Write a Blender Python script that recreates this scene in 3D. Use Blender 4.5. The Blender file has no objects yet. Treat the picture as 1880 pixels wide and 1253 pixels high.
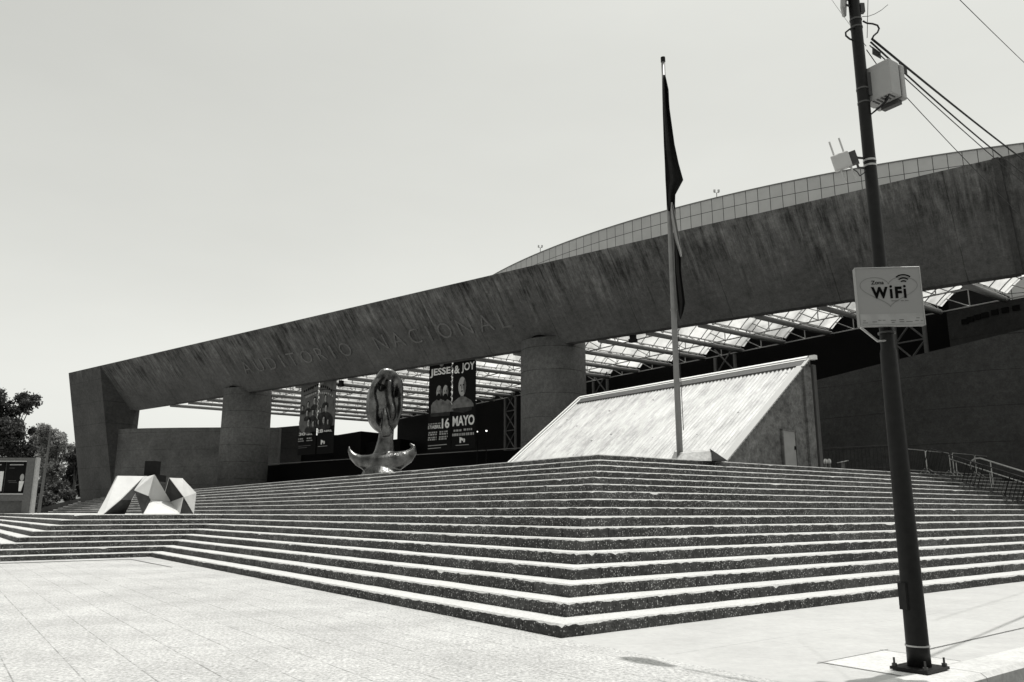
import bpy, bmesh, math, random
from mathutils import Vector, Matrix, noise as mnoise
R = math.radians
SC = bpy.context.scene
COL = SC.collection
# ------------------------------------------------------------------ camera
PITCH = R(11.99)
cam_d = bpy.data.cameras.new('camera'); cam = bpy.data.objects.new('camera', cam_d); COL.objects.link(cam)
cam.location = (0, 0, 1.6); cam.rotation_euler = (R(90) + PITCH, 0, 0)
cam_d.sensor_width = 36; cam_d.lens = 36 * 1481 / 1880; cam_d.clip_start = 0.1; cam_d.clip_end = 6000
SC.camera = cam
# ------------------------------------------------------------------ light
SUN_EL, SUN_AZ = R(80), R(56)
w = bpy.data.worlds.new('World'); SC.world = w; w.use_nodes = True
nt = w.node_tree; nt.nodes.clear()
def wn(t, **k):
    n = nt.nodes.new(t)
    for a, b in k.items(): setattr(n, a, b)
    return n
sky = wn('ShaderNodeTexSky', sky_type='NISHITA', sun_disc=False, sun_elevation=SUN_EL, sun_rotation=SUN_AZ,
         air_density=1.0, dust_density=3.0, ozone_density=1.0)
bw = wn('ShaderNodeRGBToBW'); nt.links.new(sky.outputs[0], bw.inputs[0])
pw = wn('ShaderNodeMath', operation='POWER'); pw.inputs[1].default_value = 0.94; nt.links.new(bw.outputs[0], pw.inputs[0])
# very faint thin cloud
tc = wn('ShaderNodeTexCoord'); mp = wn('ShaderNodeMapping'); mp.inputs['Scale'].default_value = (1, 1, 3)
nz = wn('ShaderNodeTexNoise'); nz.inputs['Scale'].default_value = 2.2; nz.inputs['Detail'].default_value = 5
nt.links.new(tc.outputs['Generated'], mp.inputs[0]); nt.links.new(mp.outputs[0], nz.inputs[0])
mr = wn('ShaderNodeMapRange'); mr.inputs[1].default_value = .3; mr.inputs[2].default_value = .7
mr.inputs[3].default_value = .965; mr.inputs[4].default_value = 1.035; nt.links.new(nz.outputs[0], mr.inputs[0])
mm = wn('ShaderNodeMath', operation='MULTIPLY'); nt.links.new(pw.outputs[0], mm.inputs[0]); nt.links.new(mr.outputs[0], mm.inputs[1])
tint = wn('ShaderNodeCombineColor')
for i, v in enumerate((1.0, 1.01, .955)):
    m = wn('ShaderNodeMath', operation='MULTIPLY'); m.inputs[1].default_value = v
    nt.links.new(mm.outputs[0], m.inputs[0]); nt.links.new(m.outputs[0], tint.inputs[i])
bg = wn('ShaderNodeBackground'); bg.inputs[1].default_value = 0.268
nt.links.new(tint.outputs[0], bg.inputs[0])
wo = wn('ShaderNodeOutputWorld'); nt.links.new(bg.outputs[0], wo.inputs[0])
sd = bpy.data.lights.new('sun', 'SUN'); sd.energy = 5.0; sd.angle = R(.53); sd.color = (1, .985, .95)
so = bpy.data.objects.new('sun', sd); COL.objects.link(so); so.location = (0, 0, 60)
sv = Vector((math.cos(SUN_EL) * math.sin(SUN_AZ), math.cos(SUN_EL) * math.cos(SUN_AZ), math.sin(SUN_EL)))
so.rotation_euler = (-sv).to_track_quat('-Z', 'Y').to_euler()
SC.view_settings.view_transform = 'Standard'; SC.view_settings.look = 'None'
SC.view_settings.exposure = 0; SC.view_settings.gamma = 1
SC.render.engine = 'CYCLES'
SC.render.resolution_x = 1024; SC.render.resolution_y = 682

# ------------------------------------------------------------------ geometry frame helpers
F = 1481.; CX, CY = 940., 626.5; cp, sp = math.cos(PITCH), math.sin(PITCH)
def ray(x, y):
    a = (x - CX) / F; b = (CY - y) / F
    return Vector((a, cp - b * sp, sp + b * cp))
def gz(x, y, z):                       # survey point of the photo at height z
    r = ray(x, y); return Vector((0, 0, 1.6)) + r * ((z - 1.6) / r.z)
def gy(x, y, Y):                       # survey point of the photo at distance Y
    r = ray(x, y); return Vector((0, 0, 1.6)) + r * (Y / r.y)
E1 = Vector((math.sin(R(-35.4)), math.cos(R(-35.4)), 0)); E2 = Vector((math.sin(R(52.4)), math.cos(R(52.4)), 0))
C0 = Vector((.65, 11.05, 0))
def PQ(p, q, z=0): return C0 + E1 * p + E2 * q + Vector((0, 0, z))
_det = E1.x * E2.y - E2.x * E1.y
def toPQ(P):
    d = P - C0; return ((d.x * E2.y - E2.x * d.y) / _det, (E1.x * d.y - d.x * E1.y) / _det)
G = Vector((-.785, .6195, 0)).normalized(); N = Vector((-.6195, -.785, 0)).normalized()
def BM(X, Y, z): return -G * X - N * Y + Vector((0, 0, z))     # beam frame -> world
BEAM_ROT = math.atan2(-G.y, -G.x)
def bray(x, y, Y):                     # photo point on the vertical plane at beam-depth Y -> (X, z)
    r = ray(x, y); t = Y / -(r.dot(N)); return (-(r.dot(G)) * t, 1.6 + r.z * t)

class MB:
    def __init__(s): s.v = []; s.f = []; s.m = []; s.uv = {}
    def vert(s, p): s.v.append(tuple(p)); return len(s.v) - 1
    def face(s, idx, m=0, uv=None):
        s.f.append(tuple(idx)); s.m.append(m)
        if uv: s.uv[len(s.f) - 1] = uv
    def poly(s, pts, m=0, uv=None): s.face([s.vert(p) for p in pts], m, uv)
    def hexa(s, a, b, m=0):            # a: 4 bottom points, b: 4 top points
        i = [s.vert(p) for p in a] + [s.vert(p) for p in b]
        s.face((i[3], i[2], i[1], i[0]), m); s.face(i[4:8], m)
        for k in range(4): j = (k + 1) % 4; s.face((i[k], i[j], i[4 + j], i[4 + k]), m)
    def box(s, c, size, rz=0, m=0, M=None):
        x, y, z = (d / 2 for d in size); c = Vector(c)
        rot = M if M is not None else Matrix.Rotation(rz, 3, 'Z')
        P = lambda a, b, d: c + rot @ Vector((a, b, d))
        s.hexa([P(-x, -y, -z), P(x, -y, -z), P(x, y, -z), P(-x, y, -z)], [P(-x, -y, z), P(x, -y, z), P(x, y, z), P(-x, y, z)], m)
    def extr(s, ring, z0, z1, m=0):    # vertical prism over plan polygon (ccw)
        n = len(ring)
        a = [s.vert((p[0], p[1], z0)) for p in ring]; b = [s.vert((p[0], p[1], z1)) for p in ring]
        s.face(a[::-1], m); s.face(b, m)
        for k in range(n): j = (k + 1) % n; s.face((a[k], a[j], b[j], b[k]), m)
    def tube(s, pts, r, seg=8, m=0, cap=True):
        pts = [Vector(p) for p in pts]; n = len(pts)
        rs = r if isinstance(r, (list, tuple)) else [r] * n
        rings = []; up = None
        for k in range(n):
            d = (pts[min(k + 1, n - 1)] - pts[max(k - 1, 0)]).normalized()
            if up is None:
                up = Vector((0, 0, 1)) if abs(d.z) < .9 else Vector((1, 0, 0))
            u = d.cross(up).normalized(); v = u.cross(d).normalized(); up = v
            rings.append([s.vert(pts[k] + (u * math.cos(t) + v * math.sin(t)) * rs[k]) for t in (2 * math.pi * j / seg for j in range(seg))])
        for k in range(n - 1):
            for j in range(seg):
                jj = (j + 1) % seg; s.face((rings[k][j], rings[k][jj], rings[k + 1][jj], rings[k + 1][j]), m)
        if cap: s.face(rings[0][::-1], m); s.face(rings[-1], m)
    def build(s, name, mats, parent=None, loc=None, smooth=False, rz=0, local=False):
        """verts are given in world space unless local=True"""
        me = bpy.data.meshes.new(name)
        org = Vector((0, 0, 0))
        if parent is not None and not local: org = Vector(parent.get('_w', (0, 0, 0)))
        if loc is not None and not local: loc = Vector(loc)
        base = org if loc is None or local else loc
        if local: vs = s.v
        else: vs = [tuple(Vector(p) - base) for p in s.v]
        me.from_pydata(vs, [], s.f); 
        for mt in (mats if isinstance(mats, (list, tuple)) else [mats]): me.materials.append(mt)
        me.polygons.foreach_set('material_index', s.m)
        if s.uv:
            L = me.uv_layers.new(name='UVMap')
            for fi, uvs in s.uv.items():
                for li, uv in zip(me.polygons[fi].loop_indices, uvs): L.data[li].uv = uv
        if smooth:
            for p in me.polygons: p.use_smooth = True
        me.update()
        o = bpy.data.objects.new(name, me); COL.objects.link(o)
        if parent is not None: o.parent = parent
        if local:
            if loc is not None: o.location = loc
            o.rotation_euler = (0, 0, rz)
        else:
            o.location = base - org
            o['_w'] = tuple(base)
        return o
def rec(o):                            # recalc normals
    bm = bmesh.new(); bm.from_mesh(o.data); bmesh.ops.recalc_face_normals(bm, faces=bm.faces); bm.to_mesh(o.data); bm.free(); return o
def tag(o, label, cat, group=None, kind=None):
    if label: o['label'] = label
    if cat: o['category'] = cat
    if group: o['group'] = group
    if kind: o['kind'] = kind
    return o
def empty(name, loc, label, cat, group=None, rz=0):
    o = bpy.data.objects.new(name, None); COL.objects.link(o); o.location = loc; o.rotation_euler = (0, 0, rz)
    o.empty_display_size = .3; o['_w'] = tuple(loc); return tag(o, label, cat, group)
def copy_tree(o, parent=None):
    c = o.copy(); COL.objects.link(c); c.parent = parent
    for ch in list(o.children): copy_tree(ch, c)
    return c
def text_mesh(txt, size, extrude=0., bold=0.):
    cu = bpy.data.curves.new('t', 'FONT'); cu.body = txt; cu.size = size; cu.extrude = extrude; cu.offset = bold
    cu.resolution_u = 3
    o = bpy.data.objects.new('t', cu); COL.objects.link(o)
    dg = bpy.context.evaluated_depsgraph_get(); me = bpy.data.meshes.new_from_object(o.evaluated_get(dg))
    vs = [v.co.copy() for v in me.vertices]; fs = [tuple(p.vertices) for p in me.polygons]
    bpy.data.objects.remove(o); bpy.data.curves.remove(cu); bpy.data.meshes.remove(me)
    return vs, fs
def put_text(mb, txt, fn, x0, x1, y0, y1, m=0, bold=0., ext=0.):
    """fit text in the rectangle x0..x1,y0..y1 of a surface; fn(x,y,d)->point"""
    vs, fs = text_mesh(txt, 1., 0.02 if ext else 0., bold)
    ax = min(v.x for v in vs); bx = max(v.x for v in vs); ay = min(v.y for v in vs); by = max(v.y for v in vs)
    b = len(mb.v)
    for v in vs:
        mb.vert(fn(x0 + (v.x - ax) / (bx - ax) * (x1 - x0), y0 + (v.y - ay) / (by - ay) * (y1 - y0), (ext if v.z > 0 else 0) if ext else 0))
    for f in fs: mb.face([i + b for i in f], m)

# ------------------------------------------------------------------ materials
def newmat(name):
    m = bpy.data.materials.new(name); m.use_nodes = True; t = m.node_tree
    b = t.nodes['Principled BSDF']; return m, t, b
class NT:
    def __init__(s, t): s.t = t
    def n(s, ty, ins=None, **k):
        n = s.t.nodes.new(ty)
        for a, b in k.items(): setattr(n, a, b)
        for a, b in (ins or {}).items():
            if hasattr(b, 'links') or isinstance(b, bpy.types.NodeSocket): s.t.links.new(b, n.inputs[a])
            else: n.inputs[a].default_value = b
        return n
    def math(s, op, a, b=0., c=0., clamp=False):
        n = s.t.nodes.new('ShaderNodeMath'); n.operation = op; n.use_clamp = clamp
        for i, v in enumerate((a, b, c)):
            if isinstance(v, bpy.types.NodeSocket): s.t.links.new(v, n.inputs[i])
            else: n.inputs[i].default_value = v
        return n.outputs[0]
    def noise(s, co, scale, detail=4, rough=.55, vec=None):
        if vec: co = s.n('ShaderNodeMapping', {0: co, 'Scale': vec}).outputs[0]
        return s.n('ShaderNodeTexNoise', {'Vector': co, 'Scale': scale, 'Detail': detail, 'Roughness': rough}).outputs[0]
    def rng(s, v, a, b, c, d):
        return s.n('ShaderNodeMapRange', {0: v, 1: a, 2: b, 3: c, 4: d}).outputs[0]
    def grey(s, v):
        return s.n('ShaderNodeCombineColor', {0: v, 1: v, 2: s.math('MULTIPLY', v, .985)}).outputs[0]
def gcol(v): return (v, v, v * .965, 1)
def plain(name, v, rough=.7, var=.15, scale=6., metal=0., bump=0., spec=.5):
    m, t, b = newmat(name); h = NT(t)
    co = h.n('ShaderNodeTexCoord').outputs['Object']
    n1 = h.noise(co, scale, 6)
    val = h.rng(n1, .3, .7, v * (1 - var), v * (1 + var))
    t.links.new(h.grey(val), b.inputs['Base Color'])
    b.inputs['Roughness'].default_value = rough; b.inputs['Metallic'].default_value = metal
    b.inputs['Specular IOR Level'].default_value = spec
    if bump:
        bn = h.n('ShaderNodeBump', {'Strength': bump, 'Distance': .02, 'Height': h.noise(co, scale * 4, 6)})
        t.links.new(bn.outputs[0], b.inputs['Normal'])
    return m
def concrete(name, v, streak=0., joints=None, big=.25, fine=.25, topz=None, dirx='x', streaklen=4.):
    """formwork concrete; streaks run down (object z) when streak > 0"""
    m, t, b = newmat(name); h = NT(t)
    co = h.n('ShaderNodeTexCoord').outputs['Object']
    sep = h.n('ShaderNodeSeparateXYZ', {0: co})
    a = h.noise(co, .35, 6, .6); c = h.noise(co, 3.5, 6, .7)
    val = h.math('MULTIPLY', h.rng(a, .3, .7, 1 - big, 1 + big), h.rng(c, .3, .7, 1 - fine, 1 + fine))
    pit = h.noise(co, 14, 3, .6)
    val = h.math('MULTIPLY', val, h.rng(pit, .3, .75, .9, 1.12))
    if streak:
        s1 = h.noise(co, 1., 8, .78, vec=(3.6, .3, .42)); s2 = h.noise(co, 1., 6, .7, vec=(.55, .3, .5))
        ln = h.noise(co, 1., 4, .6, vec=(1.4, .01, .01))
        zz = sep.outputs[2]
        # streaks start at the top edge and peter out at uneven lengths
        dz = h.math('SUBTRACT', topz, zz)
        fade = h.rng(h.math('DIVIDE', dz, h.rng(ln, .3, .7, streaklen * .15, streaklen * 1.15)), .5, 1.3, 1., .06)
        dr = h.noise(co, 1., 4, .6, vec=(6.5, .2, .16)); drm = h.noise(co, 1., 3, .6, vec=(.35, .2, .3))
        drip = h.math('MULTIPLY', h.math('MULTIPLY', h.rng(dr, .57, .66, 0., 1.2), h.rng(drm, .42, .6, 0., 1.)), fade)
        sm = h.math('MULTIPLY', h.rng(s1, .40, .62, -1.1, 1.25), fade)
        sm2 = h.math('MULTIPLY', h.rng(s2, .35, .65, -.75, .75), fade)
        val = h.math('MULTIPLY', val, h.math('ADD', 1., h.math('MULTIPLY', h.math('ADD', h.math('ADD', sm, sm2), drip), streak)))
        val = h.math('MAXIMUM', val, .25)
        # pale mottled lime band right under the coping
        bandn = h.noise(co, 1., 4, .7, vec=(.9, .5, .8))
        bd = h.math('MULTIPLY', h.rng(dz, .25, 1.1, 1., 0.), h.rng(bandn, .45, .65, -.15, .6))
        val = h.math('ADD', val, bd)
    if joints:
        for ax, sp_, off, wd in joints:
            q = h.math('FRACT', h.math('DIVIDE', h.math('ADD', sep.outputs[ax], off + 1000 * sp_), sp_))
            wob = h.noise(co, .8, 2)
            j = h.math('LESS_THAN', q, h.math('MULTIPLY', wd / sp_, h.rng(wob, .35, .65, .3, 1.3)))
            val = h.math('MULTIPLY', val, h.math('SUBTRACT', 1., h.math('MULTIPLY', j, .45)))
    val = h.math('MULTIPLY', val, v)
    t.links.new(h.grey(val), b.inputs['Base Color']); b.inputs['Roughness'].default_value = .92
    b.inputs['Specular IOR Level'].default_value = .2
    bn = h.n('ShaderNodeBump', {'Strength': .35, 'Distance': .03, 'Height': h.noise(co, 5, 8, .7)})
    t.links.new(bn.outputs[0], b.inputs['Normal'])
    return m
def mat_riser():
    m, t, b = newmat('shaded_aggregate_riser'); h = NT(t)
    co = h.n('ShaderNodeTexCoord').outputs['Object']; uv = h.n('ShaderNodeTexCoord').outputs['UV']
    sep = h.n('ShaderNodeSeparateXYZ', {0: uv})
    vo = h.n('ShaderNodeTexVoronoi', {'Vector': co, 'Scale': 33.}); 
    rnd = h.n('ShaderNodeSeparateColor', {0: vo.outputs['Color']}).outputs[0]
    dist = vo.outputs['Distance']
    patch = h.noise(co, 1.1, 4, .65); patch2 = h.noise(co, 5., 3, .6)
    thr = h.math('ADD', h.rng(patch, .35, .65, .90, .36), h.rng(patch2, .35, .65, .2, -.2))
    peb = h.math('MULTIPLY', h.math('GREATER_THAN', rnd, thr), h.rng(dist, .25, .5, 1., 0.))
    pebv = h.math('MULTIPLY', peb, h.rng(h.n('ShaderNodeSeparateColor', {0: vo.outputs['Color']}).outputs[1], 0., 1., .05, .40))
    base = h.math('MULTIPLY', h.rng(h.noise(co, 9, 6, .7), .3, .7, .4, 1.7), .043)  # shade of the upright faces painted in: same stone as treads, much darker
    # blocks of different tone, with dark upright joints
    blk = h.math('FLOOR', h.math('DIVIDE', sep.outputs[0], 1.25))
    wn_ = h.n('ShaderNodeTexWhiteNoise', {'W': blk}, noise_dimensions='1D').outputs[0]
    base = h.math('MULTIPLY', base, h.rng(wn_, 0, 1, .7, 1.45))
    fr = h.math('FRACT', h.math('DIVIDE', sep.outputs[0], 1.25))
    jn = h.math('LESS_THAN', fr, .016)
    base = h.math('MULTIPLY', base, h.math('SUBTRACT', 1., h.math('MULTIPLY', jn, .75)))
    # pale flecks towards the nosing, darker towards the foot
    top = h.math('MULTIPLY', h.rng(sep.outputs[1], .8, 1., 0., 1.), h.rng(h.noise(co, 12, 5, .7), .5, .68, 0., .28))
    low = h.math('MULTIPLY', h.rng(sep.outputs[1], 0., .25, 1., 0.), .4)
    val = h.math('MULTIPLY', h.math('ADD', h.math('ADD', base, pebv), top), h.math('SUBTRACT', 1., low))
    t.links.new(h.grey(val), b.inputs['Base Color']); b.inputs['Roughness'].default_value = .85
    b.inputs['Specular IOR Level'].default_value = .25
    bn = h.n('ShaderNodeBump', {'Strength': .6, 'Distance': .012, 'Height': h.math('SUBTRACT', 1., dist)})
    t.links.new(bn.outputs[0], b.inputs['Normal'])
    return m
def mat_ground(name, v, grain=.2, gscale=26., tiles=None, stains=.1):
    m, t, b = newmat(name); h = NT(t)
    co = h.n('ShaderNodeTexCoord').outputs['Object']; uv = h.n('ShaderNodeTexCoord').outputs['UV']
    n1 = h.noise(co, gscale, 4, .75); n2 = h.noise(co, .6, 5, .6); n3 = h.noise(co, 5., 5, .65)
    val = h.math('MULTIPLY', h.rng(n1, .35, .65, 1 - grain, 1 + grain * .8), h.rng(n2, .3, .7, 1 - stains, 1 + stains))
    val = h.math('MULTIPLY', val, h.rng(n3, .3, .7, 1 - stains * .7, 1 + stains * .7))
    hgt = n1
    if tiles:
        sep = h.n('ShaderNodeSeparateXYZ', {0: uv})
        wob = h.noise(co, 1.3, 2)
        for ax, s_, wd, dk in tiles:
            q = h.math('FRACT', h.math('DIVIDE', h.math('ADD', sep.outputs[ax], 600.), s_))
            j = h.math('LESS_THAN', q, wd / s_)
            keep = h.rng(h.noise(co, 1.7 + ax, 3, .6), .4, .6, .15, 1.)
            val = h.math('MULTIPLY', val, h.math('SUBTRACT', 1., h.math('MULTIPLY', h.math('MULTIPLY', j, keep), dk)))
    val = h.math('MULTIPLY', val, v)
    t.links.new(h.grey(val), b.inputs['Base Color']); b.inputs['Roughness'].default_value = .9
    b.inputs['Specular IOR Level'].default_value = .2
    bn = h.n('ShaderNodeBump', {'Strength': .25, 'Distance': .01, 'Height': hgt})
    t.links.new(bn.outputs[0], b.inputs['Normal'])
    return m
M_beam = concrete('streaked_board_concrete', .080, streak=.46, topz=17.5, joints=[(0, 6.2, 0, .05)])
M_pylon = concrete('pylon_concrete', .06, streak=.15, topz=17.5, joints=[(2, 2.4, .7, .05)], streaklen=2.5)
M_col = concrete('column_concrete', .10, joints=[(2, 1.62, .2, .06)], big=.2, fine=.3)
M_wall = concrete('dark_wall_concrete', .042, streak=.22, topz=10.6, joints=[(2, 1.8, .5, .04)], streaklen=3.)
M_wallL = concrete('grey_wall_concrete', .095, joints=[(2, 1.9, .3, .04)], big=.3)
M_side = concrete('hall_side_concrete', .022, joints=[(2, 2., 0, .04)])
M_joint = concrete('beam_joint_concrete', .055)
M_letter = concrete('letter_concrete', .125, big=.1, fine=.3)
M_gable = concrete('gable_render', .105, big=.45, fine=.5)
M_block = concrete('pale_base_concrete', .34, big=.2)
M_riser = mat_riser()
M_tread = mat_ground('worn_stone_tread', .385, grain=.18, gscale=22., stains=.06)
M_plaza = mat_ground('plaza_paving', .26, grain=.1)
M_tiles = mat_ground('grained_paving', .312, grain=.46, gscale=24., tiles=[(1, .57, .016, .5), (0, 1.9, .012, .35)], stains=.15)
M_smooth = mat_ground('smooth_concrete_paving', .318, grain=.05, gscale=12., tiles=[(0, 3.1, .014, .3), (1, 4.3, .012, .25)], stains=.08)
M_kerb = mat_ground('kerb_concrete', .39, grain=.12, gscale=20., stains=.12)
M_road = mat_ground('asphalt', .10, grain=.35, gscale=60.)
M_earth = mat_ground('dry_ground', .18, grain=.3, gscale=3.)
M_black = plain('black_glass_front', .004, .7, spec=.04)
M_dark = plain('dark_painted_metal', .01, .6, spec=.1)
M_pole = plain('black_pole_paint', .009, .45, var=.3, scale=12, spec=.18)
M_pole2 = plain('grey_flagpole_paint', .16, .45, var=.12, scale=5)
M_steel = plain('galvanised_steel', .42, .38, var=.15, metal=.6)
M_tube = plain('canopy_tube_paint', .16, .5, var=.1)
M_bar = plain('white_truss_paint', .22, .5, var=.1)
M_latt = plain('lattice_column_paint', .05, .6)
M_cab = plain('cabinet_paint', .30, .5, var=.05)
M_cabd = plain('cabinet_gasket', .03, .5)
M_white = plain('white_sheet_metal', .62, .45, var=.05)
M_ant = plain('antenna_plastic', .45, .5, var=.04)
M_cable = plain('black_cable', .01, .6, spec=.3)
M_bars = plain('barrier_steel_dark', .012, .6, spec=.1)
M_sign = plain('sign_face_paint', .235, .5, var=.02, scale=2)
M_ink = plain('sign_ink', .004, .8, spec=.03)
M_ink2 = plain('sign_faint_ink', .13, .6, spec=.1)
M_ink3 = plain('sign_pale_strip', .28, .5)
def mat_corr():
    m, t, b = newmat('weathered_white_corrugated_sheet'); h = NT(t)
    uv = h.n('ShaderNodeTexCoord').outputs['UV']; co = h.n('ShaderNodeTexCoord').outputs['Object']
    sep = h.n('ShaderNodeSeparateXYZ', {0: uv})
    s1 = h.noise(uv, 1., 6, .75, vec=(1.6, .22, 1)); s2 = h.noise(uv, 1., 6, .75, vec=(11., .8, 1)); s3 = h.noise(uv, 1., 7, .75, vec=(1.3, .55, 1))
    val = h.math('MULTIPLY', h.rng(s1, .3, .7, .72, 1.14), h.rng(s2, .3, .7, .66, 1.18))
    # grime patches
    gr = h.rng(s3, .46, .66, 1., .55); val = h.math('MULTIPLY', val, gr)
    # grey runs under the ridge
    rn = h.math('MULTIPLY', h.rng(sep.outputs[1], 7.7, 5.2, .5, 0.), h.rng(h.noise(uv, 1., 4, .6, vec=(3.5, .3, 1)), .42, .6, 0., 1.))
    val = h.math('MULTIPLY', val, h.math('SUBTRACT', 1., rn))
    # fixing screws: small dark dots on a loose grid
    vo = h.n('ShaderNodeTexVoronoi', {'Vector': uv, 'Scale': 1.7, 'Randomness': .8}); 
    dot = h.math('LESS_THAN', vo.outputs['Distance'], .095); val = h.math('MULTIPLY', val, h.math('SUBTRACT', 1., h.math('MULTIPLY', dot, .7)))
    val = h.math('MULTIPLY', val, .42)
    t.links.new(h.grey(val), b.inputs['Base Color']); b.inputs['Roughness'].default_value = .6
    return m
M_corr = mat_corr()
def mat_panel():
    m, t, b = newmat('pale_cladding_panels'); h = NT(t)
    uv = h.n('ShaderNodeTexCoord').outputs['UV']; sep = h.n('ShaderNodeSeparateXYZ', {0: uv})
    qx = h.math('FRACT', sep.outputs[0]); qy = h.math('FRACT', h.math('DIVIDE', sep.outputs[1], 1.12))
    j = h.math('MAXIMUM', h.math('LESS_THAN', qx, .05), h.math('LESS_THAN', qy, .045))
    id_ = h.math('ADD', h.math('FLOOR', sep.outputs[0]), h.math('MULTIPLY', h.math('FLOOR', h.math('DIVIDE', sep.outputs[1], 1.12)), 571.))
    wn_ = h.n('ShaderNodeTexWhiteNoise', {'W': id_}, noise_dimensions='1D').outputs[0]
    val = h.math('MULTIPLY', h.rng(wn_, 0, 1, .95, 1.05), .47)
    val = h.math('MULTIPLY', val, h.rng(h.noise(uv, 1.2, 4), .3, .7, .95, 1.05))
    val = h.math('MULTIPLY', val, h.math('SUBTRACT', 1., h.math('MULTIPLY', j, .95)))
    t.links.new(h.grey(val), b.inputs['Base Color']); b.inputs['Roughness'].default_value = .55
    return m
M_panel = mat_panel()
def mat_glazing():
    m, t, b = newmat('translucent_canopy_sheet'); h = NT(t)
    co = h.n('ShaderNodeTexCoord').outputs['Object']
    v = h.math('MULTIPLY', h.rng(h.noise(co, .35, 5, .6), .35, .65, .5, 1.2), .55)
    tr = h.n('ShaderNodeBsdfTranslucent', {0: h.grey(v)}); df = h.n('ShaderNodeBsdfDiffuse', {0: gcol(.5)})
    mx = h.n('ShaderNodeMixShader', {0: .12, 1: tr.outputs[0], 2: df.outputs[0]})
    t.links.new(mx.outputs[0], t.nodes['Material Output'].inputs[0]); return m
M_glaz = mat_glazing()
def mat_bronze():
    m, t, b = newmat('polished_cast_bronze'); h = NT(t)
    co = h.n('ShaderNodeTexCoord').outputs['Object']
    v = h.rng(h.noise(co, 1.6, 5, .6), .35, .65, .03, .16)
    t.links.new(h.grey(v), b.inputs['Base Color']); b.inputs['Metallic'].default_value = 1.
    t.links.new(h.rng(h.noise(co, 4, 4), .3, .7, .16, .45), b.inputs['Roughness'])
    bn = h.n('ShaderNodeBump', {'Strength': .5, 'Distance': .08, 'Height': h.noise(co, 3.5, 4, .6)})
    t.links.new(bn.outputs[0], b.inputs['Normal']); return m
M_bronze = mat_bronze()
def leafmat(name, v):
    m, t, b = newmat(name); h = NT(t)
    gi = h.n('ShaderNodeNewGeometry'); co = h.n('ShaderNodeTexCoord').outputs['Object']
    r = gi.outputs['Random Per Island']
    val = h.math('MULTIPLY', h.rng(r, 0, 1, .5, 1.6), h.math('MULTIPLY', h.rng(h.noise(co, .4, 3), .35, .65, .7, 1.3), v))
    t.links.new(h.grey(val), b.inputs['Base Color']); b.inputs['Roughness'].default_value = .6
    b.inputs['Specular IOR Level'].default_value = .25
    tr = h.n('ShaderNodeBsdfTranslucent', {0: h.grey(val)}); mx = h.n('ShaderNodeMixShader', {0: .35, 1: b.outputs[0], 2: tr.outputs[0]})
    t.links.new(mx.outputs[0], t.nodes['Material Output'].inputs[0]); return m
M_leafD = leafmat('dark_foliage', .048); M_leafM = leafmat('mid_foliage', .07); M_leafL = leafmat('pale_foliage', .22)
M_bark = plain('bark', .05, .9, var=.3, scale=4)
def shade(name, v, rough=.8, var=.08): return plain(name, v, rough, var=var, scale=2, spec=.05)
P_black = shade('banner_black_ink', .008); P_dk = shade('banner_dark_grey_ink', .03, var=.4); P_mid = shade('banner_mid_grey_ink', .10, var=.3)
P_lt = shade('banner_light_grey_ink', .30, var=.15); P_wh = shade('banner_white_ink', .60)
P_soft = shade('banner_grey_haze_ink', .12, var=.5)
BANNER = [P_black, P_dk, P_mid, P_lt, P_wh, P_soft]

# ------------------------------------------------------------------ the ground
def sheet(name, ring, z, mat, kind='structure'):
    b = MB(); b.poly([PQ(p, q, z) for p, q in ring], uv=[(p, q) for p, q in ring])
    return tag(b.build(name, mat), None, None, kind=kind)
gb = MB(); gb.poly([(-1500, -1500, -.16), (1500, -1500, -.16), (1500, 2500, -.16), (-1500, 2500, -.16)])
tag(gb.build('ground', M_earth), None, None, kind='structure')
sheet('road', [(-22, -90), (-4.42, -90), (-4.42, 90), (-22, 90)][::-1], -.156, M_road)
sheet('pavement', [(-3.95, -60), (70, -60), (70, 0), (-3.95, 0)][::-1], 0, M_tiles)
sheet('smooth_pavement', [(-3.95, 0), (8, 0), (8, 60), (-3.95, 60)][::-1], 0, M_smooth)
kb = MB(); segs = 60
prof = [(-4.42, -.17), (-4.42, -.035), (-4.36, .006), (-3.952, .006), (-3.952, -.17)]
for k in range(segs):
    q0 = -60 + 120 / segs * k; q1 = q0 + 120 / segs - .012
    a = [kb.vert(PQ(p, q0, z)) for p, z in prof]; b_ = [kb.vert(PQ(p, q1, z)) for p, z in prof]
    for i in range(4): kb.face((a[i], a[i + 1], b_[i + 1], b_[i]))
    kb.face(a); kb.face(b_[::-1])
tag(rec(kb.build('kerb', M_kerb)), None, None, kind='structure')
# drain slot in front of the left steps
db = MB()
for pts in [[(22.6, -.9), (22.9, -.9), (22.9, -30), (22.6, -30)], [(17.5, -.75), (22.9, -.9), (22.6, -.97), (17.5, -.80)]]:
    db.poly([PQ(p, q, .004) for p, q in pts])
tag(rec(db.build('drain_slot', M_dark)), None, None, kind='structure')
# footing slab under the utility pole
fb = MB()
fb.poly([PQ(p, q, .004) for p, q in [(-3.94, 1.2), (-3.94, 2.5), (-3.05, 2.5), (-3.05, 1.2)]], 0)
tag(rec(fb.build('footing_slab', M_kerb)), None, None, kind='structure')
jb = MB()
def gline(p0, q0, p1, q1, wd=.012):
    A = PQ(p0, q0, .008); B = PQ(p1, q1, .008); d = (B - A).normalized(); s = Vector((-d.y, d.x, 0)) * wd / 2
    jb.poly([A - s, B - s, B + s, A + s])
gline(-3.05, 1.1, -3.05, 2.6); gline(-3.94, 1.2, -3.0, 1.2); gline(-3.94, 2.5, -3.0, 2.5)
gline(-3.35, 2.5, -3.2, 9.5, .018)
tag(rec(jb.build('paving_joints', M_dark)), None, None, kind='structure')

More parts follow.
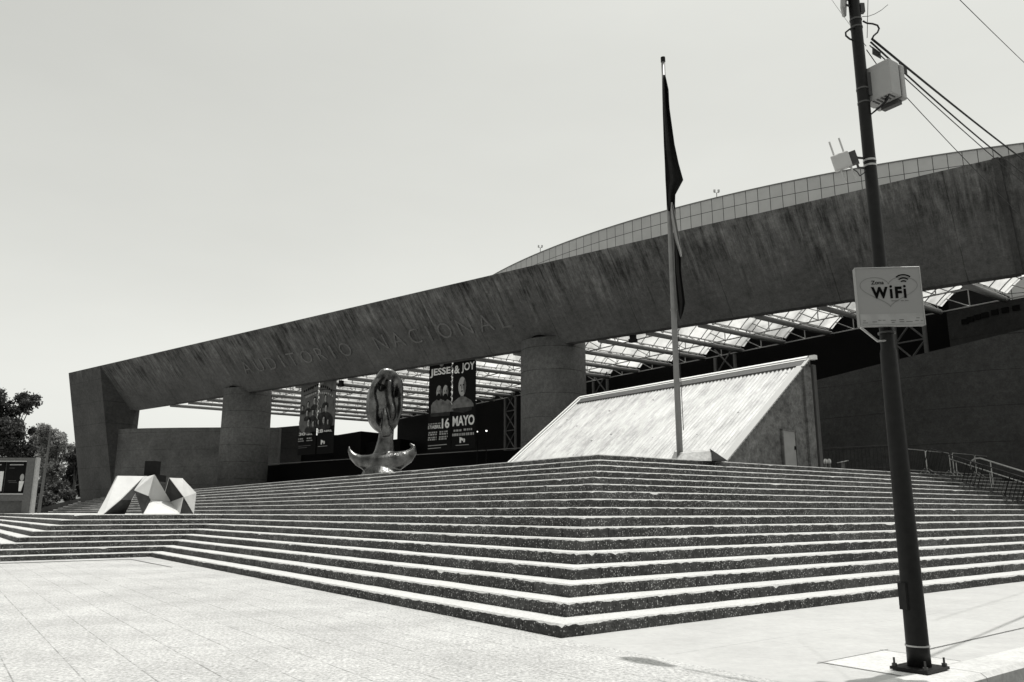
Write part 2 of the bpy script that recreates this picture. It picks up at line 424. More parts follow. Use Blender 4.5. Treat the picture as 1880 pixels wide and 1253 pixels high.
# ------------------------------------------------------------------ the great staircase
W = .499; RISE = .1927
def lz(k): return 0 if k == 0 else .1706 + RISE * (k - 1)
TOPZ = lz(17)
def off(k): return W * (k - 1) if k <= 8 else W * (k - 2) + 1.34
stair = empty('staircase', PQ(0, 0, 0), 'broad stepped stone plinth, white treads and dark pebbled risers, running round two sides', 'staircase')
random.seed(4)
def edge_pts(a, b):
    """subdivide a plan edge, denser near the camera"""
    out = []; A = PQ(*a); B = PQ(*b); L = (B - A).length; s = 0
    while s < L:
        out.append(s / L)
        d = (A + (B - A) * (s / L)); dist = max(8, math.hypot(d.x, d.y)); s += max(.05, .0055 * dist)
        if dist > 60: s += 2
    return [(a[0] + (b[0] - a[0]) * t, a[1] + (b[1] - a[1]) * t) for t in out if L * (1 - t) > .04 or t == 0]
PF, QF = 112, 62
for k in range(1, 18):
    o = off(k); z0 = lz(k - 1); z1 = lz(k)
    if k <= 8: cor = [(o, QF - o), (o, o), (24 + o, o), (24 + o, -5.7 + o), (PF - o, -5.7 + o), (PF - o, QF - o)]
    else: cor = [(o, QF - o), (o, o), (PF - o, o), (PF - o, QF - o)]
    mb = MB(); n = len(cor); ring = []
    for i in range(n):
        a, b_ = cor[i], cor[(i + 1) % n]
        vis = i < (2 if k > 8 else 4)
        pts = edge_pts(a, b_) if vis else [a]
        A = PQ(*a); B = PQ(*b_); d = (B - A).normalized(); outn = Vector((-d.y, d.x, 0))   # ring is clockwise in (p,q) -> check sign below
        for j, (p, q) in enumerate(pts):
            ring.append([PQ(p, q), outn, j == 0, vis])
    ctr = PQ(56, 30)
    m = len(ring)
    # corner normals
    for i, r_ in enumerate(ring):
        nrm = r_[1]
        if r_[2]: nrm = (r_[1] + ring[i - 1][1])
        r_.append(nrm)
    # orientation test on first edge
    flip = 1 if (ring[1][1]).dot(ring[1][0] - ctr) > 0 else -1
    bev = .024
    bot = []; mid = []; top = []; u = random.uniform(0, 9); us = []
    prev = None; chip = 0; drift = 0
    for i, r_ in enumerate(ring):
        P, nn, isc, vis, cn = r_; cn = cn * flip
        if prev is not None: u += (P - prev).length
        prev = P; us.append(u)
        jit = 0; dz = 0; bv = bev
        nr = 1 if P.y < 22 else max(.25, 22 / P.y * .6)
        if vis:
            jit = mnoise.noise(Vector((P.x * 2.1, P.y * 2.1, k * 3.7))) * .014 + random.uniform(-.005, .005) * nr
            dz = mnoise.noise(Vector((P.x * .9, P.y * .9, k * 9.1))) * (.004 + .008 * nr) + random.uniform(-.005, .005) * nr
            bv = bev * random.uniform(1 - .5 * nr, 1 + .4 * nr)
            if chip > 0: chip -= 1; bv *= random.uniform(1.4, 2.4)
            elif random.random() < .010: chip = random.choice((1, 1, 2, 3))
        if isc: bv *= 1.3
        bot.append(mb.vert(P + cn * (jit * .4) + Vector((0, 0, z0 - .02))))
        mid.append(mb.vert(P + cn * jit + Vector((0, 0, z1 - bv + dz))))
        top.append(mb.vert(P + cn * (jit - bv * .8) + Vector((0, 0, z1 + dz * .5))))
    for i in range(m):
        j = (i + 1) % m; u0 = us[i]; u1 = us[j] if j else us[i] + 1
        mb.face((bot[j], bot[i], mid[i], mid[j]), 0, [(u1, 0), (u0, 0), (u0, 1), (u1, 1)])
        mb.face((mid[j], mid[i], top[i], top[j]), 1)
    mb.face(top[::-1], 1)
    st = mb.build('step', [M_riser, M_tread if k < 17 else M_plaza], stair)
    rec(st)

# ------------------------------------------------------------------ the concert hall
hall = empty('concert_hall', BM(-40, 46, TOPZ), 'huge concrete concert hall with a tilted beam front on round columns and a drum', 'building')
YT, ZT, YB, ZB = 40.86, 17.51, 44.78, 12.95
XL0, XL1, XR0 = -98.2, -90.5, -3.95
def bprism(mb, prof, x0, x1, m=0):
    a = [mb.vert((x0, y, z)) for y, z in prof]; b = [mb.vert((x1, y, z)) for y, z in prof]; n = len(prof)
    mb.face(a, m); mb.face(b[::-1], m)
    for i in range(n): j = (i + 1) % n; mb.face((a[j], a[i], b[i], b[j]), m)
def beamobj(mb, name, mat, smooth=False):
    o = mb.build(name, mat, hall, local=True, loc=-Vector(hall['_w']), rz=BEAM_ROT, smooth=smooth); return rec(o)
mb = MB(); bprism(mb, [(YT, ZT), (YB, ZB), (YB + .7, ZB), (YB + 1.1, ZT)], XL1, XR0)
# slightly uneven coping strip on top
beam = beamobj(mb, 'beam', M_beam)
mb = MB(); bprism(mb, [(YT + .0, ZT), (YT + .3, ZT - .05), (YB + .25, ZB + .06), (YB + .69, ZB + .06), (YB + 1.09, ZT)], XR0 + .003, 9.)
beamobj(mb, 'beam_end', M_beam)
mb = MB(); bprism(mb, [(YT - .05, ZT + .02), (YB - .05, ZB - .02), (YB + .2, ZB - .02), (YT + .3, ZT + .02)], XR0 - .14, XR0 + .14)
beamobj(mb, 'joint_cover', M_joint)
for x0, x1 in ((XL0, XL1),):
    mb = MB(); bprism(mb, [(YT - .003, ZT + .003), (44.4, -.1), (YB + .75, -.1), (YB + 1.15, ZT + .003)], x0, x1)
    beamobj(mb, 'pylon', M_pylon)
# letters on the tilted face
fd = Vector((0, YB - YT, ZB - ZT)).normalized(); fn = Vector((0, -(ZT - ZB), -(YB - YT))).normalized()
def facept(x, zz, d):
    y = YB - (zz - ZB) * (YB - YT) / (ZT - ZB); return Vector((x, y, zz)) + fn * d
def letters(word, xa, xb, z0, z1):
    n = len(word); wts = {'I': .45, 'L': .8, 'T': .95, 'N': 1.1, 'O': 1.15, 'D': 1., 'C': 1., 'R': .95, 'U': 1., 'A': 1.1}
    gap = .62; tot = sum(wts[c] for c in word) + gap * (n - 1) * 1.0; s = (xb - xa) / tot; x = xa
    for c in word:
        wd = wts[c] * s
        if c == 'I': gx0, gx1 = x + wd * .3, x + wd * .7
        else: gx0, gx1 = x, x + wd
        m_ = MB(); put_text(m_, c, lambda a, b, d: facept(a, b, d), gx0, gx1, z0, z1, 0, bold=-.012, ext=.09)
        o = m_.build('letter', M_letter, beam, local=True); x += wd + gap * s
letters('AUDITORIO', -66.3, -51.0, 14.42, 15.38); letters('NACIONAL', -48.0, -34.2, 14.44, 15.42)
# round columns
for px in (1016, 457):
    Yc = 46.05; r = ray(px, 700); X = -(r.dot(G)) * (Yc / -(r.dot(N)))
    mb = MB(); seg = 48
    a = []; b = []
    for i in range(seg):
        t = 2 * math.pi * i / seg; a.append(mb.vert((X + 2.32 * math.cos(t), Yc + 2.32 * math.sin(t), TOPZ - .05))); b.append(mb.vert((X + 2.3 * math.cos(t), Yc + 2.3 * math.sin(t), 13.42)))
    for i in range(seg): j = (i + 1) % seg; mb.face((a[i], a[j], b[j], b[i]))
    mb.face(b); mb.face(a[::-1])
    c_ = beamobj(mb, 'column', M_col)
    for p in c_.data.polygons: p.use_smooth = len(p.vertices) == 4
    mb = MB(); a = []; b = []
    for i in range(seg):
        t = 2 * math.pi * i / seg; a.append(mb.vert((X + 1.9 * math.cos(t), Yc + 1.9 * math.sin(t), 13.38))); b.append(mb.vert((X + 1.9 * math.cos(t), Yc + 1.9 * math.sin(t), 15.2)))
    for i in range(seg): j = (i + 1) % seg; mb.face((a[i], a[j], b[j], b[i]))
    beamobj(mb, 'column_shade_neck', M_black, smooth=True)  # black neck paints the contact shade between column top and beam
# drum
DC = Vector((59.47, 120.88, 0)); DR = 69.7; DH = 28.
mb = MB(); seg = 440; a = []; b = []; cpt = []
for i in range(seg):
    t = 2 * math.pi * i / seg; c_, s_ = math.cos(t), math.sin(t)
    a.append(mb.vert((DC.x + DR * c_, DC.y + DR * s_, 13))); b.append(mb.vert((DC.x + DR * c_, DC.y + DR * s_, DH)))
Lc = 2 * math.pi * DR / seg
for i in range(seg):
    j = (i + 1) % seg; u0 = i * Lc; u1 = (i + 1) * Lc
    mb.face((a[i], a[j], b[j], b[i]), 0, [(u0, 13 - DH), (u1, 13 - DH), (u1, -.001), (u0, -.001)])
mb.face(b, 1)
mb.build('drum', [M_panel, M_side], hall)
cb = MB(); ring = []
for rr, zz in ((DR + .05, DH - .02), (DR + .05, DH + .07), (DR - .2, DH + .07)):
    ring.append([cb.vert((DC.x + rr * math.cos(2 * math.pi * i / seg), DC.y + rr * math.sin(2 * math.pi * i / seg), zz)) for i in range(seg)])
for k in range(2):
    for i in range(seg): j = (i + 1) % seg; cb.face((ring[k][i], ring[k][j], ring[k + 1][j], ring[k + 1][i]))
cb.build('coping', M_tube, hall)
# hall front behind the canopy
FQ = 40.2
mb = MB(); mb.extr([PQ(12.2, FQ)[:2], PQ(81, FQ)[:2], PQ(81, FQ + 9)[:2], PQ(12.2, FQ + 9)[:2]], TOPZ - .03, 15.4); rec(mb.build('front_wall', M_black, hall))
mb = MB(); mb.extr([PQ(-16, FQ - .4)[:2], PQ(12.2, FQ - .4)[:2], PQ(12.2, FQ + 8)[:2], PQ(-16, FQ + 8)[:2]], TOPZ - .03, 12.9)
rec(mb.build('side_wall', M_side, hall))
for px, py in ((1772, 591), (1782, 587), (1795, 583), (1809, 579), (1827, 574), (1846, 570), (1866, 566)):
    r = ray(px, py); A = PQ(-16, FQ - .4); nn = Vector((-E1.y, E1.x, 0)); t = (A.dot(nn)) / r.dot(nn); P = Vector((0, 0, 1.6)) + r * t
    mb = MB(); q_ = nn if nn.dot(P) < 0 else -nn
    c_ = P + q_ * .03
    mb.box(c_, (.36, .08, .3), rz=math.atan2(E1.y, E1.x)); mb.build('vent_hole', M_black, hall)
# canopy: tubes, translucent vaults, cross trusses
PB = [5.45 + 3.55 * i for i in range(23)]
def q_at_beam(p):                       # where the line p meets the back of the beam
    A = PQ(p, 0); k = -(A.dot(N)); kk = -(E2.dot(N)); return (YB + .72 - k) / kk
ZTUB = 12.98
can = empty('canopy', (0, 0, 0), None, None); can.parent = hall; can.location = Vector(PQ(40, 35, ZTUB)) - Vector(hall['_w']); can['_w'] = tuple(PQ(40, 35, ZTUB))
QE = FQ - .45
for p in PB:
    q0 = q_at_beam(p) 
    mb = MB(); mb.tube([PQ(p, q0, ZTUB), PQ(p, QE, ZTUB)], .17, 12); mb.build('tube', M_tube, can, smooth=True)
def arcz(t): return ZTUB + .3 + .95 * math.sin(math.pi * t)
for p in PB[:-1]:
    q0 = min(q_at_beam(p), q_at_beam(p + 3.55)) + .1; nq = 1; na = 8; mb = MB(); rb = MB()
    q0a, q0b = q_at_beam(p), q_at_beam(p + 3.55)
    st_ = [p + .15 + 3.25 * i / na for i in range(na + 1)]
    g = [[mb.vert(PQ(s, (q0a + (q0b - q0a) * i / na) + .05 if jj == 0 else QE, arcz(i / na))) for jj in (0, 1)] for i, s in enumerate(st_)]
    for i in range(na): mb.face((g[i][0], g[i + 1][0], g[i + 1][1], g[i][1]))
    mb.build('glazing', M_glaz, can)
    q = math.ceil(max(q0a, q0b)) + .2
    while q < QE:
        rb.tube([PQ(s, q, arcz(i / na) - .06) for i, s in enumerate(st_)], .035, 4); q += 1.25
    for i in (2, 4, 6): rb.tube([PQ(st_[i], q0a + (q0b - q0a) * i / na + .1, arcz(i / na) - .07), PQ(st_[i], QE, arcz(i / na) - .07)], .03, 4)
    rb.build('ribs', M_tube, can)
    for q in (QE - .2, QE - 4.2, QE - 9.2, QE - 14.2, QE - 19.2):
        if q < max(q0a, q0b) + .3: continue
        tb = MB()
        za, zb = ZTUB - .05, ZTUB + .95
        tb.tube([PQ(p, q, za), PQ(p + 3.55, q, za)], .045, 5); tb.tube([PQ(p, q, zb), PQ(p + 3.55, q, zb)], .045, 5)
        for i in range(2):
            s = p + 3.55 * i / 2; tb.tube([PQ(s, q, za), PQ(s, q, zb)], .035, 4); tb.tube([PQ(s, q, za), PQ(s + 1.77, q, zb)], .03, 4)
        tb.build('truss', M_bar, can)
# lattice columns at the hall front
for px, wq in ((1102, 1.9), (937, 1.7), (1333, 1.9), (1679, 1.9)):
    r = ray(px, 700); A = PQ(0, QE - .6); nn = Vector((-E1.y, E1.x, 0)); t = A.dot(nn) / r.dot(nn); P = r * t; p_, q_ = toPQ(Vector((P.x, P.y, 0)))
    mb = MB(); zt = ZTUB - .25
    for s in (-.9, .9): mb.tube([PQ(p_ + s, q_, TOPZ), PQ(p_ + s, q_, zt)], .13, 8)
    z = TOPZ + .4
    while z < zt - 1:
        mb.tube([PQ(p_ - .9, q_, z), PQ(p_ + .9, q_, z + 1.9)], .06, 5); mb.tube([PQ(p_ + .9, q_, z), PQ(p_ - .9, q_, z + 1.9)], .06, 5)
        mb.tube([PQ(p_ - .9, q_, z), PQ(p_ + .9, q_, z)], .06, 5); z += 1.95
    mb.build('lattice_column', M_latt, hall)
# far low blocks of the hall seen under the canopy
def slabwall(name, pts, thick, z0, mat, label=None, cat=None, parent=None, tops=None, loc=None):
    """a wall along plan points (world xyz, z = top) thickened away from the viewer"""
    mb = MB(); n = len(pts); fr = []; 
    for i, P in enumerate(pts):
        d = (Vector(pts[min(i + 1, n - 1)]) - Vector(pts[max(i - 1, 0)])); d.z = 0; d.normalize(); nn = Vector((-d.y, d.x, 0))
        if nn.dot(Vector((P[0], P[1], 0))) < 0: nn = -nn
        Q = Vector(P) + nn * thick
        fr.append([mb.vert((P[0], P[1], z0)), mb.vert(P), mb.vert(Q), mb.vert((Q.x, Q.y, z0))])
    for i in range(n - 1):
        A, B = fr[i], fr[i + 1]
        for k in range(4): kk = (k + 1) % 4; mb.face((A[k], A[kk], B[kk], B[k]))
    mb.face(fr[0]); mb.face(fr[-1][::-1])
    o = mb.build(name, mat, parent, loc=loc); rec(o)
    if label: tag(o, label, cat)
    return o
slabwall('far_block', [gy(500, 786, 99), gy(556, 781, 101)], 3, TOPZ - .02, M_side, parent=hall)
slabwall('far_block', [gy(546, 800, 101.5), gy(622, 799, 101.5)], 3, TOPZ - .02, M_black, parent=hall)
slabwall('far_block', [gy(614, 800, 100), gy(663, 792, 97)], 3, TOPZ - .02, M_black, parent=hall)
slabwall('far_block', [gy(663, 814, 98), gy(735, 806, 96)], 3, TOPZ - .02, M_black, parent=hall)
# curved walls
wp = [gy(x, y, Y) for x, y, Y in ((203, 797, 93.5), (208, 791, 91.5), (218, 788.5, 90.3), (235, 787.5, 89.5), (270, 786.5, 88.8), (330, 785.5, 88.2), (413, 785, 87.6), (470, 785, 87.6), (513, 785.5, 87.8))]
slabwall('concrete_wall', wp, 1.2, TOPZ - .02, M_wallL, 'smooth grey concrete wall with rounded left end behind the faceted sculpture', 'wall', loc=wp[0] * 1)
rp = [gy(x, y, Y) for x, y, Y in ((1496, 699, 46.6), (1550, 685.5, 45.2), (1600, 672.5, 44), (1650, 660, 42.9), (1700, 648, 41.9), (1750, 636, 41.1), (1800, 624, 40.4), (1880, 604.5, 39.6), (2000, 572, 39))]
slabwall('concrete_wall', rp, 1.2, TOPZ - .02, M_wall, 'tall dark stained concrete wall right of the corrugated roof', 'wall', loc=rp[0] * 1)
# low dark parapet behind columns
Yp = 49.2
x0, _ = bray(467, 857, Yp); x1, _ = bray(948, 826, Yp)
pw_ = [BM(x0, Yp, 6.2), BM(x1 + 2, Yp, 6.3)]
slabwall('parapet_wall', pw_, .6, TOPZ - .02, M_black, 'long low black parapet wall running behind the round columns', 'wall', loc=pw_[0] * 1)
gr = MB(); gr.tube([BM(x0, Yp - .05, 6.32), BM(x1 + 2, Yp - .05, 6.42)], .035, 6)
tag(gr.build('guard_rail', M_tube, loc=BM(x0, Yp, 6.3)), 'thin metal rail along the top of the black parapet wall', 'rail')

# ------------------------------------------------------------------ corrugated roof building
FT = PQ(*toPQ(Vector((7.6, 29.1, 0)))); fp, fq = toPQ(Vector((7.6, 29.1, 0)))
def on_gable_line(px):                 # intersect view direction with gable line (const p)
    r = ray(px, 750); # solve PQ(fp, q) ratio
    k = r.x / r.y; A = PQ(fp, 0)
    return (A.x - k * A.y) / (k * E2.y - E2.x)
qr = on_gable_line(1494)
Zr = gy(1494, 661, PQ(fp, qr).y).z
A = PQ(0, qr); k = ray(1066, 738); kk = k.x / k.y
pl = (A.x - kk * A.y) / (kk * E1.y - E1.x); L = pl - fp
run = qr - fq; hgt = Zr - TOPZ
wedge = empty('skylight_building', PQ(fp + L / 2, fq + run / 2, TOPZ), 'wedge shaped building with white weathered corrugated sloping roof beside the flagpole', 'building')
mb = MB(); per = .205; nc = int((L - .5) / per); hs = math.hypot(run, hgt); up = Vector((0, 0, 1))
sd_ = (E2 * run + up * hgt) / math.hypot(run, hgt); nrm = E1.cross(sd_).normalized()
if nrm.z < 0: nrm = -nrm
def rp_(s, t, d=0.): return PQ(fp, fq, TOPZ) + E1 * s + (E2 * run + up * hgt) * t + nrm * d
cols = []
for i in range(nc * 6 + 1):
    s = .25 + (L - .5) * i / (nc * 6); d = .03 + .028 * math.cos(2 * math.pi * i / 6)
    row = []
    for t in (-.02, .33, .36, .66, .69, .935):
        row.append(mb.vert(rp_(s, t, d + (.012 if t in (.33, .66) else 0))))
    cols.append((s, row))
for i in range(len(cols) - 1):
    (s0, a), (s1, b) = cols[i], cols[i + 1]; tt = (-.02, .33, .36, .66, .69, .935)
    for j in range(5): mb.face((a[j], b[j], b[j + 1], a[j + 1]), 0, [(s0, tt[j] * hs), (s1, tt[j] * hs), (s1, tt[j + 1] * hs), (s0, tt[j + 1] * hs)])
roof = mb.build('corrugated_roof', M_corr, wedge, smooth=True); rec(roof)
mb = MB()      # body: solid wedge
mb.hexa([PQ(fp, fq + .02, TOPZ - .02), PQ(fp, qr, TOPZ - .02), PQ(fp + L, qr, TOPZ - .02), PQ(fp + L, fq + .02, TOPZ - .02)],
        [PQ(fp, fq + .02, TOPZ + .01), PQ(fp, qr, Zr - .03), PQ(fp + L, qr, Zr - .03), PQ(fp + L, fq + .02, TOPZ + .01)])
rec(mb.build('gable_wall', M_gable, wedge))
mb = MB(); mb.hexa([rp_(.12, .925, .02), rp_(L - .12, .925, .02), rp_(L - .12, .975, .02), rp_(.12, .975, .02)], [rp_(.12, .925, .10), rp_(L - .12, .925, .10), rp_(L - .12, .975, .1), rp_(.12, .975, .1)])
rec(mb.build('ridge_flashing', M_latt, wedge))
for t0, t1, d in ((.978, .988, .13), (.992, 1.008, .17)):
    mb = MB(); mb.hexa([rp_(.05, t0, 0), rp_(L, t0, 0), rp_(L, t1, 0), rp_(.05, t1, 0)], [rp_(.05, t0, d), rp_(L, t0, d), rp_(L, t1, d), rp_(.05, t1, d)]); rec(mb.build('ridge_cap', M_white, wedge))
for s0, s1, d in ((L - .25, L - .12, .11), (L - .07, L + .06, .17)):
    mb = MB(); mb.hexa([rp_(s0, -.02, 0), rp_(s1, -.02, 0), rp_(s1, 1.0, 0), rp_(s0, 1.0, 0)], [rp_(s0, -.02, d), rp_(s1, -.02, d), rp_(s1, 1.0, d), rp_(s0, 1.0, d)]); rec(mb.build('verge_trim', M_white, wedge))
# scalloped verge on the near gable
mb = MB(); nn_ = 70; pr = None
for i in range(nn_ + 1):
    t = -.02 + 1.02 * i / nn_; e = .05 + .035 * (i % 2)
    cur = [mb.vert(rp_(.32, t, .09)), mb.vert(rp_(-.06, t, .09)), mb.vert(rp_(-.06, t, .09) - Vector((0, 0, e)))]
    if pr:
        for k_ in range(2): mb.face((pr[k_], pr[k_ + 1], cur[k_ + 1], cur[k_]))
    pr = cur
mb.build('verge_sheet', M_corr, wedge)
# ridge end fitting, corner pier, door
mb = MB(); mb.box(rp_(-.18, 1.0, .08), (.2, .26, .17), rz=math.atan2(E2.y, E2.x)); mb.build('gutter_end', M_white, wedge)
mb = MB(); mb.box(PQ(fp - .05, qr - .42, (TOPZ + Zr - .3) / 2), (.5, .12, Zr - TOPZ - .4), rz=math.atan2(E2.y, E2.x)); mb.build('corner_pier', M_gable, wedge)
mb = MB(); mb.box(PQ(fp - .05, qr + .02, (TOPZ + Zr - .2) / 2), (.22, .22, Zr - TOPZ - .25), rz=math.atan2(E2.y, E2.x)); mb.build('downpipe', M_latt, wedge)
qd0, qd1 = on_gable_line(1430), on_gable_line(1454)
mb = MB(); A = PQ(fp - .03, (qd0 + qd1) / 2, TOPZ + .72); mb.box(A, (abs(qd1 - qd0), .07, 1.44), rz=math.atan2(E2.y, E2.x)); mb.build('door', plain('door_paint', .22, .6, var=.1, scale=3), wedge)
mb = MB()
for dq in (0, 1): mb.box(PQ(fp - .06, (qd0, qd1)[dq], TOPZ + .74), (.06, .1, 1.5), rz=math.atan2(E2.y, E2.x))
mb.box(PQ(fp - .06, (qd0 + qd1) / 2, TOPZ + 1.47), (abs(qd1 - qd0) + .06, .1, .06), rz=math.atan2(E2.y, E2.x)); mb.build('door_frame', M_gable, wedge)
mb = MB(); mb.box(PQ(fp - .09, max(qd0, qd1) - .1, TOPZ + .8), (.05, .06, .14), rz=math.atan2(E2.y, E2.x)); mb.build('door_handle', M_dark, wedge)

# ------------------------------------------------------------------ flagpole and flag
FPY = 26.8; fb_ = gy(1247, 843, FPY); FX = fb_.x + .03
fpole = empty('flagpole', (FX, FPY, TOPZ), 'tall light grey flagpole on a concrete base at the top of the steps', 'flagpole')
mb = MB(); mb.tube([(FX, FPY, TOPZ), (FX, FPY, TOPZ + 4.5), (FX, FPY, 13), (FX, FPY, 17.75)], [.105, .10, .092, .07], 16); mb.build('pole', M_pole2, fpole, smooth=True)
mb = MB(); mb.tube([(FX, FPY, 17.75), (FX, FPY, 17.93)], .085, 12); mb.build('truck', M_dark, fpole)
mb = MB(); mb.tube([(FX, FPY, 8.35), (FX, FPY, 8.42)], .115, 12); mb.build('collar', M_tube, fpole)
mb = MB(); mb.tube([(FX + .14, FPY - .06, TOPZ + 1), (FX + .11, FPY - .06, 8)], .012, 5); mb.build('halyard', M_cable, fpole)
mb = MB(); a_ = [(-.9, -.35), (1.5, -.55), (1.9, .7), (-.7, .9)]
# angular concrete base
base_pts = [gy(1240, 850, FPY - .5), gy(1318, 848, FPY - .3)]
mb.hexa([(FX - .2, FPY - .55, TOPZ - .02), (FX + 1.3, FPY - .35, TOPZ - .02), (FX + 1.5, FPY + .6, TOPZ - .02), (FX - .25, FPY + .5, TOPZ - .02)],
        [(FX + .02, FPY - .35, TOPZ + .24), (FX + .93, FPY - .2, TOPZ + .31), (FX + .9, FPY + .5, TOPZ + .4), (FX - .1, FPY + .4, TOPZ + .34)])
rec(mb.build('base_block', M_block, fpole))
mb = MB(); mb.hexa([(FX + .95, FPY - .5, TOPZ - .02), (FX + 1.45, FPY - .45, TOPZ - .02), (FX + 1.45, FPY, TOPZ - .02), (FX + 1.0, FPY, TOPZ - .02)],
        [(FX + .98, FPY - .3, TOPZ + .34), (FX + 1.05, FPY - .28, TOPZ + .3), (FX + 1.1, FPY, TOPZ + .3), (FX + 1.0, FPY, TOPZ + .4)])
rec(mb.build('base_wedge', M_side, fpole))
M_flagD = plain('dark_flag_cloth', .016, .85, var=.3, scale=3, spec=.1); M_flagL = plain('pale_flag_cloth', .22, .8, var=.1, scale=3)
def flagz(y): return gy(1235, y, FPY).z
def flagx(x, y): return gy(x, y, FPY).x
# left and right outline of the hanging cloth in metres, from the photo survey
ol = [(138, 1217, 1221), (165, 1216, 1227), (200, 1216.2, 1229.5), (265, 1218.3, 1238.5), (300, 1220, 1246), (331, 1221, 1254.5), (345, 1222, 1247), (358, 1222.8, 1240), (376, 1224, 1239.5), (388, 1226, 1230)]
ol2 = [(372, 1229, 1239.5), (400, 1236, 1241), (440, 1238, 1247), (470, 1238.5, 1250.5), (500, 1239, 1251), (530, 1241, 1255), (556, 1243, 1258.5), (572, 1245, 1255.5), (586, 1248, 1250)]
def drape(mb, outl, m, seedv, amp=.09, yoff=0.):
    rows = []; nU = 22
    pts = []
    for i in range(len(outl) - 1):
        for t in range(4):
            f_ = t / 4; a, b = outl[i], outl[i + 1]; pts.append(tuple(a[c] + (b[c] - a[c]) * f_ for c in range(3)))
    pts.append(outl[-1])
    for (y, xl, xr) in pts:
        x0 = flagx(xl, y); x1 = flagx(xr, y); wdt = x1 - x0; z = flagz(y); am = min(amp, .5 * wdt + .02)
        row = []
        for u in range(nU + 1):
            f_ = u / nU
            xx = x0 + wdt * (f_ + .04 * math.sin(9 * f_ + seedv))
            xx = min(max(xx, x0), x1)
            yy = FPY + yoff - .2 - am * math.sin(math.pi * 3.2 * f_ + seedv + z * .25) + .03 * math.sin(z * 1.3 + 8 * f_)
            k_ = yy / FPY; row.append(mb.vert((xx * k_, yy, 1.6 + (z - 1.6) * k_)))
        rows.append(row)
    for r0, r1 in zip(rows, rows[1:]):
        for u in range(nU): mb.face((r0[u], r0[u + 1], r1[u + 1], r1[u]), m)
mb = MB(); drape(mb, ol, 0, .4, .12); drape(mb, ol2, 0, 1.1, .09)
drape(mb, [(372, 1232, 1234.5), (385, 1231, 1238), (400, 1232, 1241), (440, 1239, 1248), (462, 1246, 1252), (472, 1249, 1252.5)], 1, .2, .03, -.16)
fl = mb.build('flag', [M_flagD, M_flagL], loc=(FX, FPY, flagz(142)), smooth=True)
sm = fl.modifiers.new('thick', 'SOLIDIFY'); sm.thickness = .012
tag(fl, 'dark national flag with a pale middle stripe hanging limp down the flagpole', 'flag')

# ------------------------------------------------------------------ bronze statue on the plaza
SY = 38.; SB = gy(702, 870, SY); SB.z = TOPZ
ST = lambda x, y, d=0.: gy(x, y, SY) + Vector((0, d, 0))
mb = MB()
mb.tube([ST(703, 884), ST(702, 870), ST(702, 858), ST(704, 845), ST(706, 828), ST(708, 808), ST(710, 790), ST(711, 776)],
        [1.15, .98, .78, .62, .46, .36, .34, .30], 28)
cr = [(642, 820, .03), (643, 828, .09), (649, 838, .18), (660, 846, .27), (675, 851, .38), (695, 852, .5), (715, 850, .5), (735, 846, .42), (750, 839, .32), (760, 829, .2), (760, 820, .1), (753, 815, .04)]
mb.tube([ST(x, y, -.15 - .1 * math.sin(i / 11 * math.pi)) for i, (x, y, r) in enumerate(cr)], [r for _, _, r in cr], 20)
# head: thick oval disc, hollowed and ridged, rim proud
HC = ST(708, 737); rx, rz_, ry = .86, 1.55, .40; yaw = R(26)
rotm = Matrix.Rotation(yaw, 3, 'Z') @ Matrix.Rotation(R(4), 3, 'Y')
nu, nv = 120, 90; hv = []
for i in range(nv + 1):
    ph = math.pi * i / nv; row = []
    for j in range(nu):
        th = 2 * math.pi * j / nu
        # superellipsoid: flat faces
        cx_, sx_ = math.cos(th), math.sin(th); sg = lambda a, e: math.copysign(abs(a) ** e, a)
        x = rx * math.sin(ph) ** .9 * sg(cx_, .8); y = ry * math.sin(ph) ** .5 * sg(sx_, .45); z = rz_ * math.cos(ph)
        if y < -.02:
            rr = math.sqrt((x / rx) ** 2 + (z / rz_) ** 2)
            k_ = max(0, 1 - rr / .86)
            y += .26 * min(1, k_ * 4)                                        # hollow inside the rim
            y -= .30 * max(0, math.sin(x * 7.5 + .9 * math.sin(z * 2.2) + .4)) * min(1, k_ * 3)     # upright ridges
            y += .20 * max(0, 1 - (((x - .38) / .15) ** 2 + ((z - .45) / .3) ** 2)) + .22 * max(0, 1 - (((x + .3) / .13) ** 2 + ((z - .6) / .22) ** 2))
            y -= .16 * max(0, 1 - (((x - .25) / .3) ** 2 + ((z + .55) / .42) ** 2))
        nz_ = mnoise.noise(Vector((x * 1.7, y * 2, z * 1.5))) * .10
        row.append(mb.vert(HC + rotm @ Vector((x * (1 + nz_), y, z * (1 + nz_ * .5)))))
    hv.append(row)
for i in range(nv):
    for j in range(nu): jj = (j + 1) % nu; mb.face((hv[i][j], hv[i][jj], hv[i + 1][jj], hv[i + 1][j]))
# stem running up into the head
mb.tube([ST(712, 800, -.2), ST(710, 782, -.34), ST(709, 765, -.34), ST(708, 750, -.25)], [.3, .2, .14, .05], 14)
stat = mb.build('bronze_statue', M_bronze, loc=SB, smooth=True)
rm = stat.modifiers.new('remesh', 'REMESH'); rm.mode = 'VOXEL'; rm.voxel_size = .038; rm.use_smooth_shade = True
s2 = stat.modifiers.new('sm', 'SMOOTH'); s2.iterations = 4; s2.factor = .5
tag(stat, 'tall polished bronze statue with oval hollowed head and upturned crescent arms', 'statue')

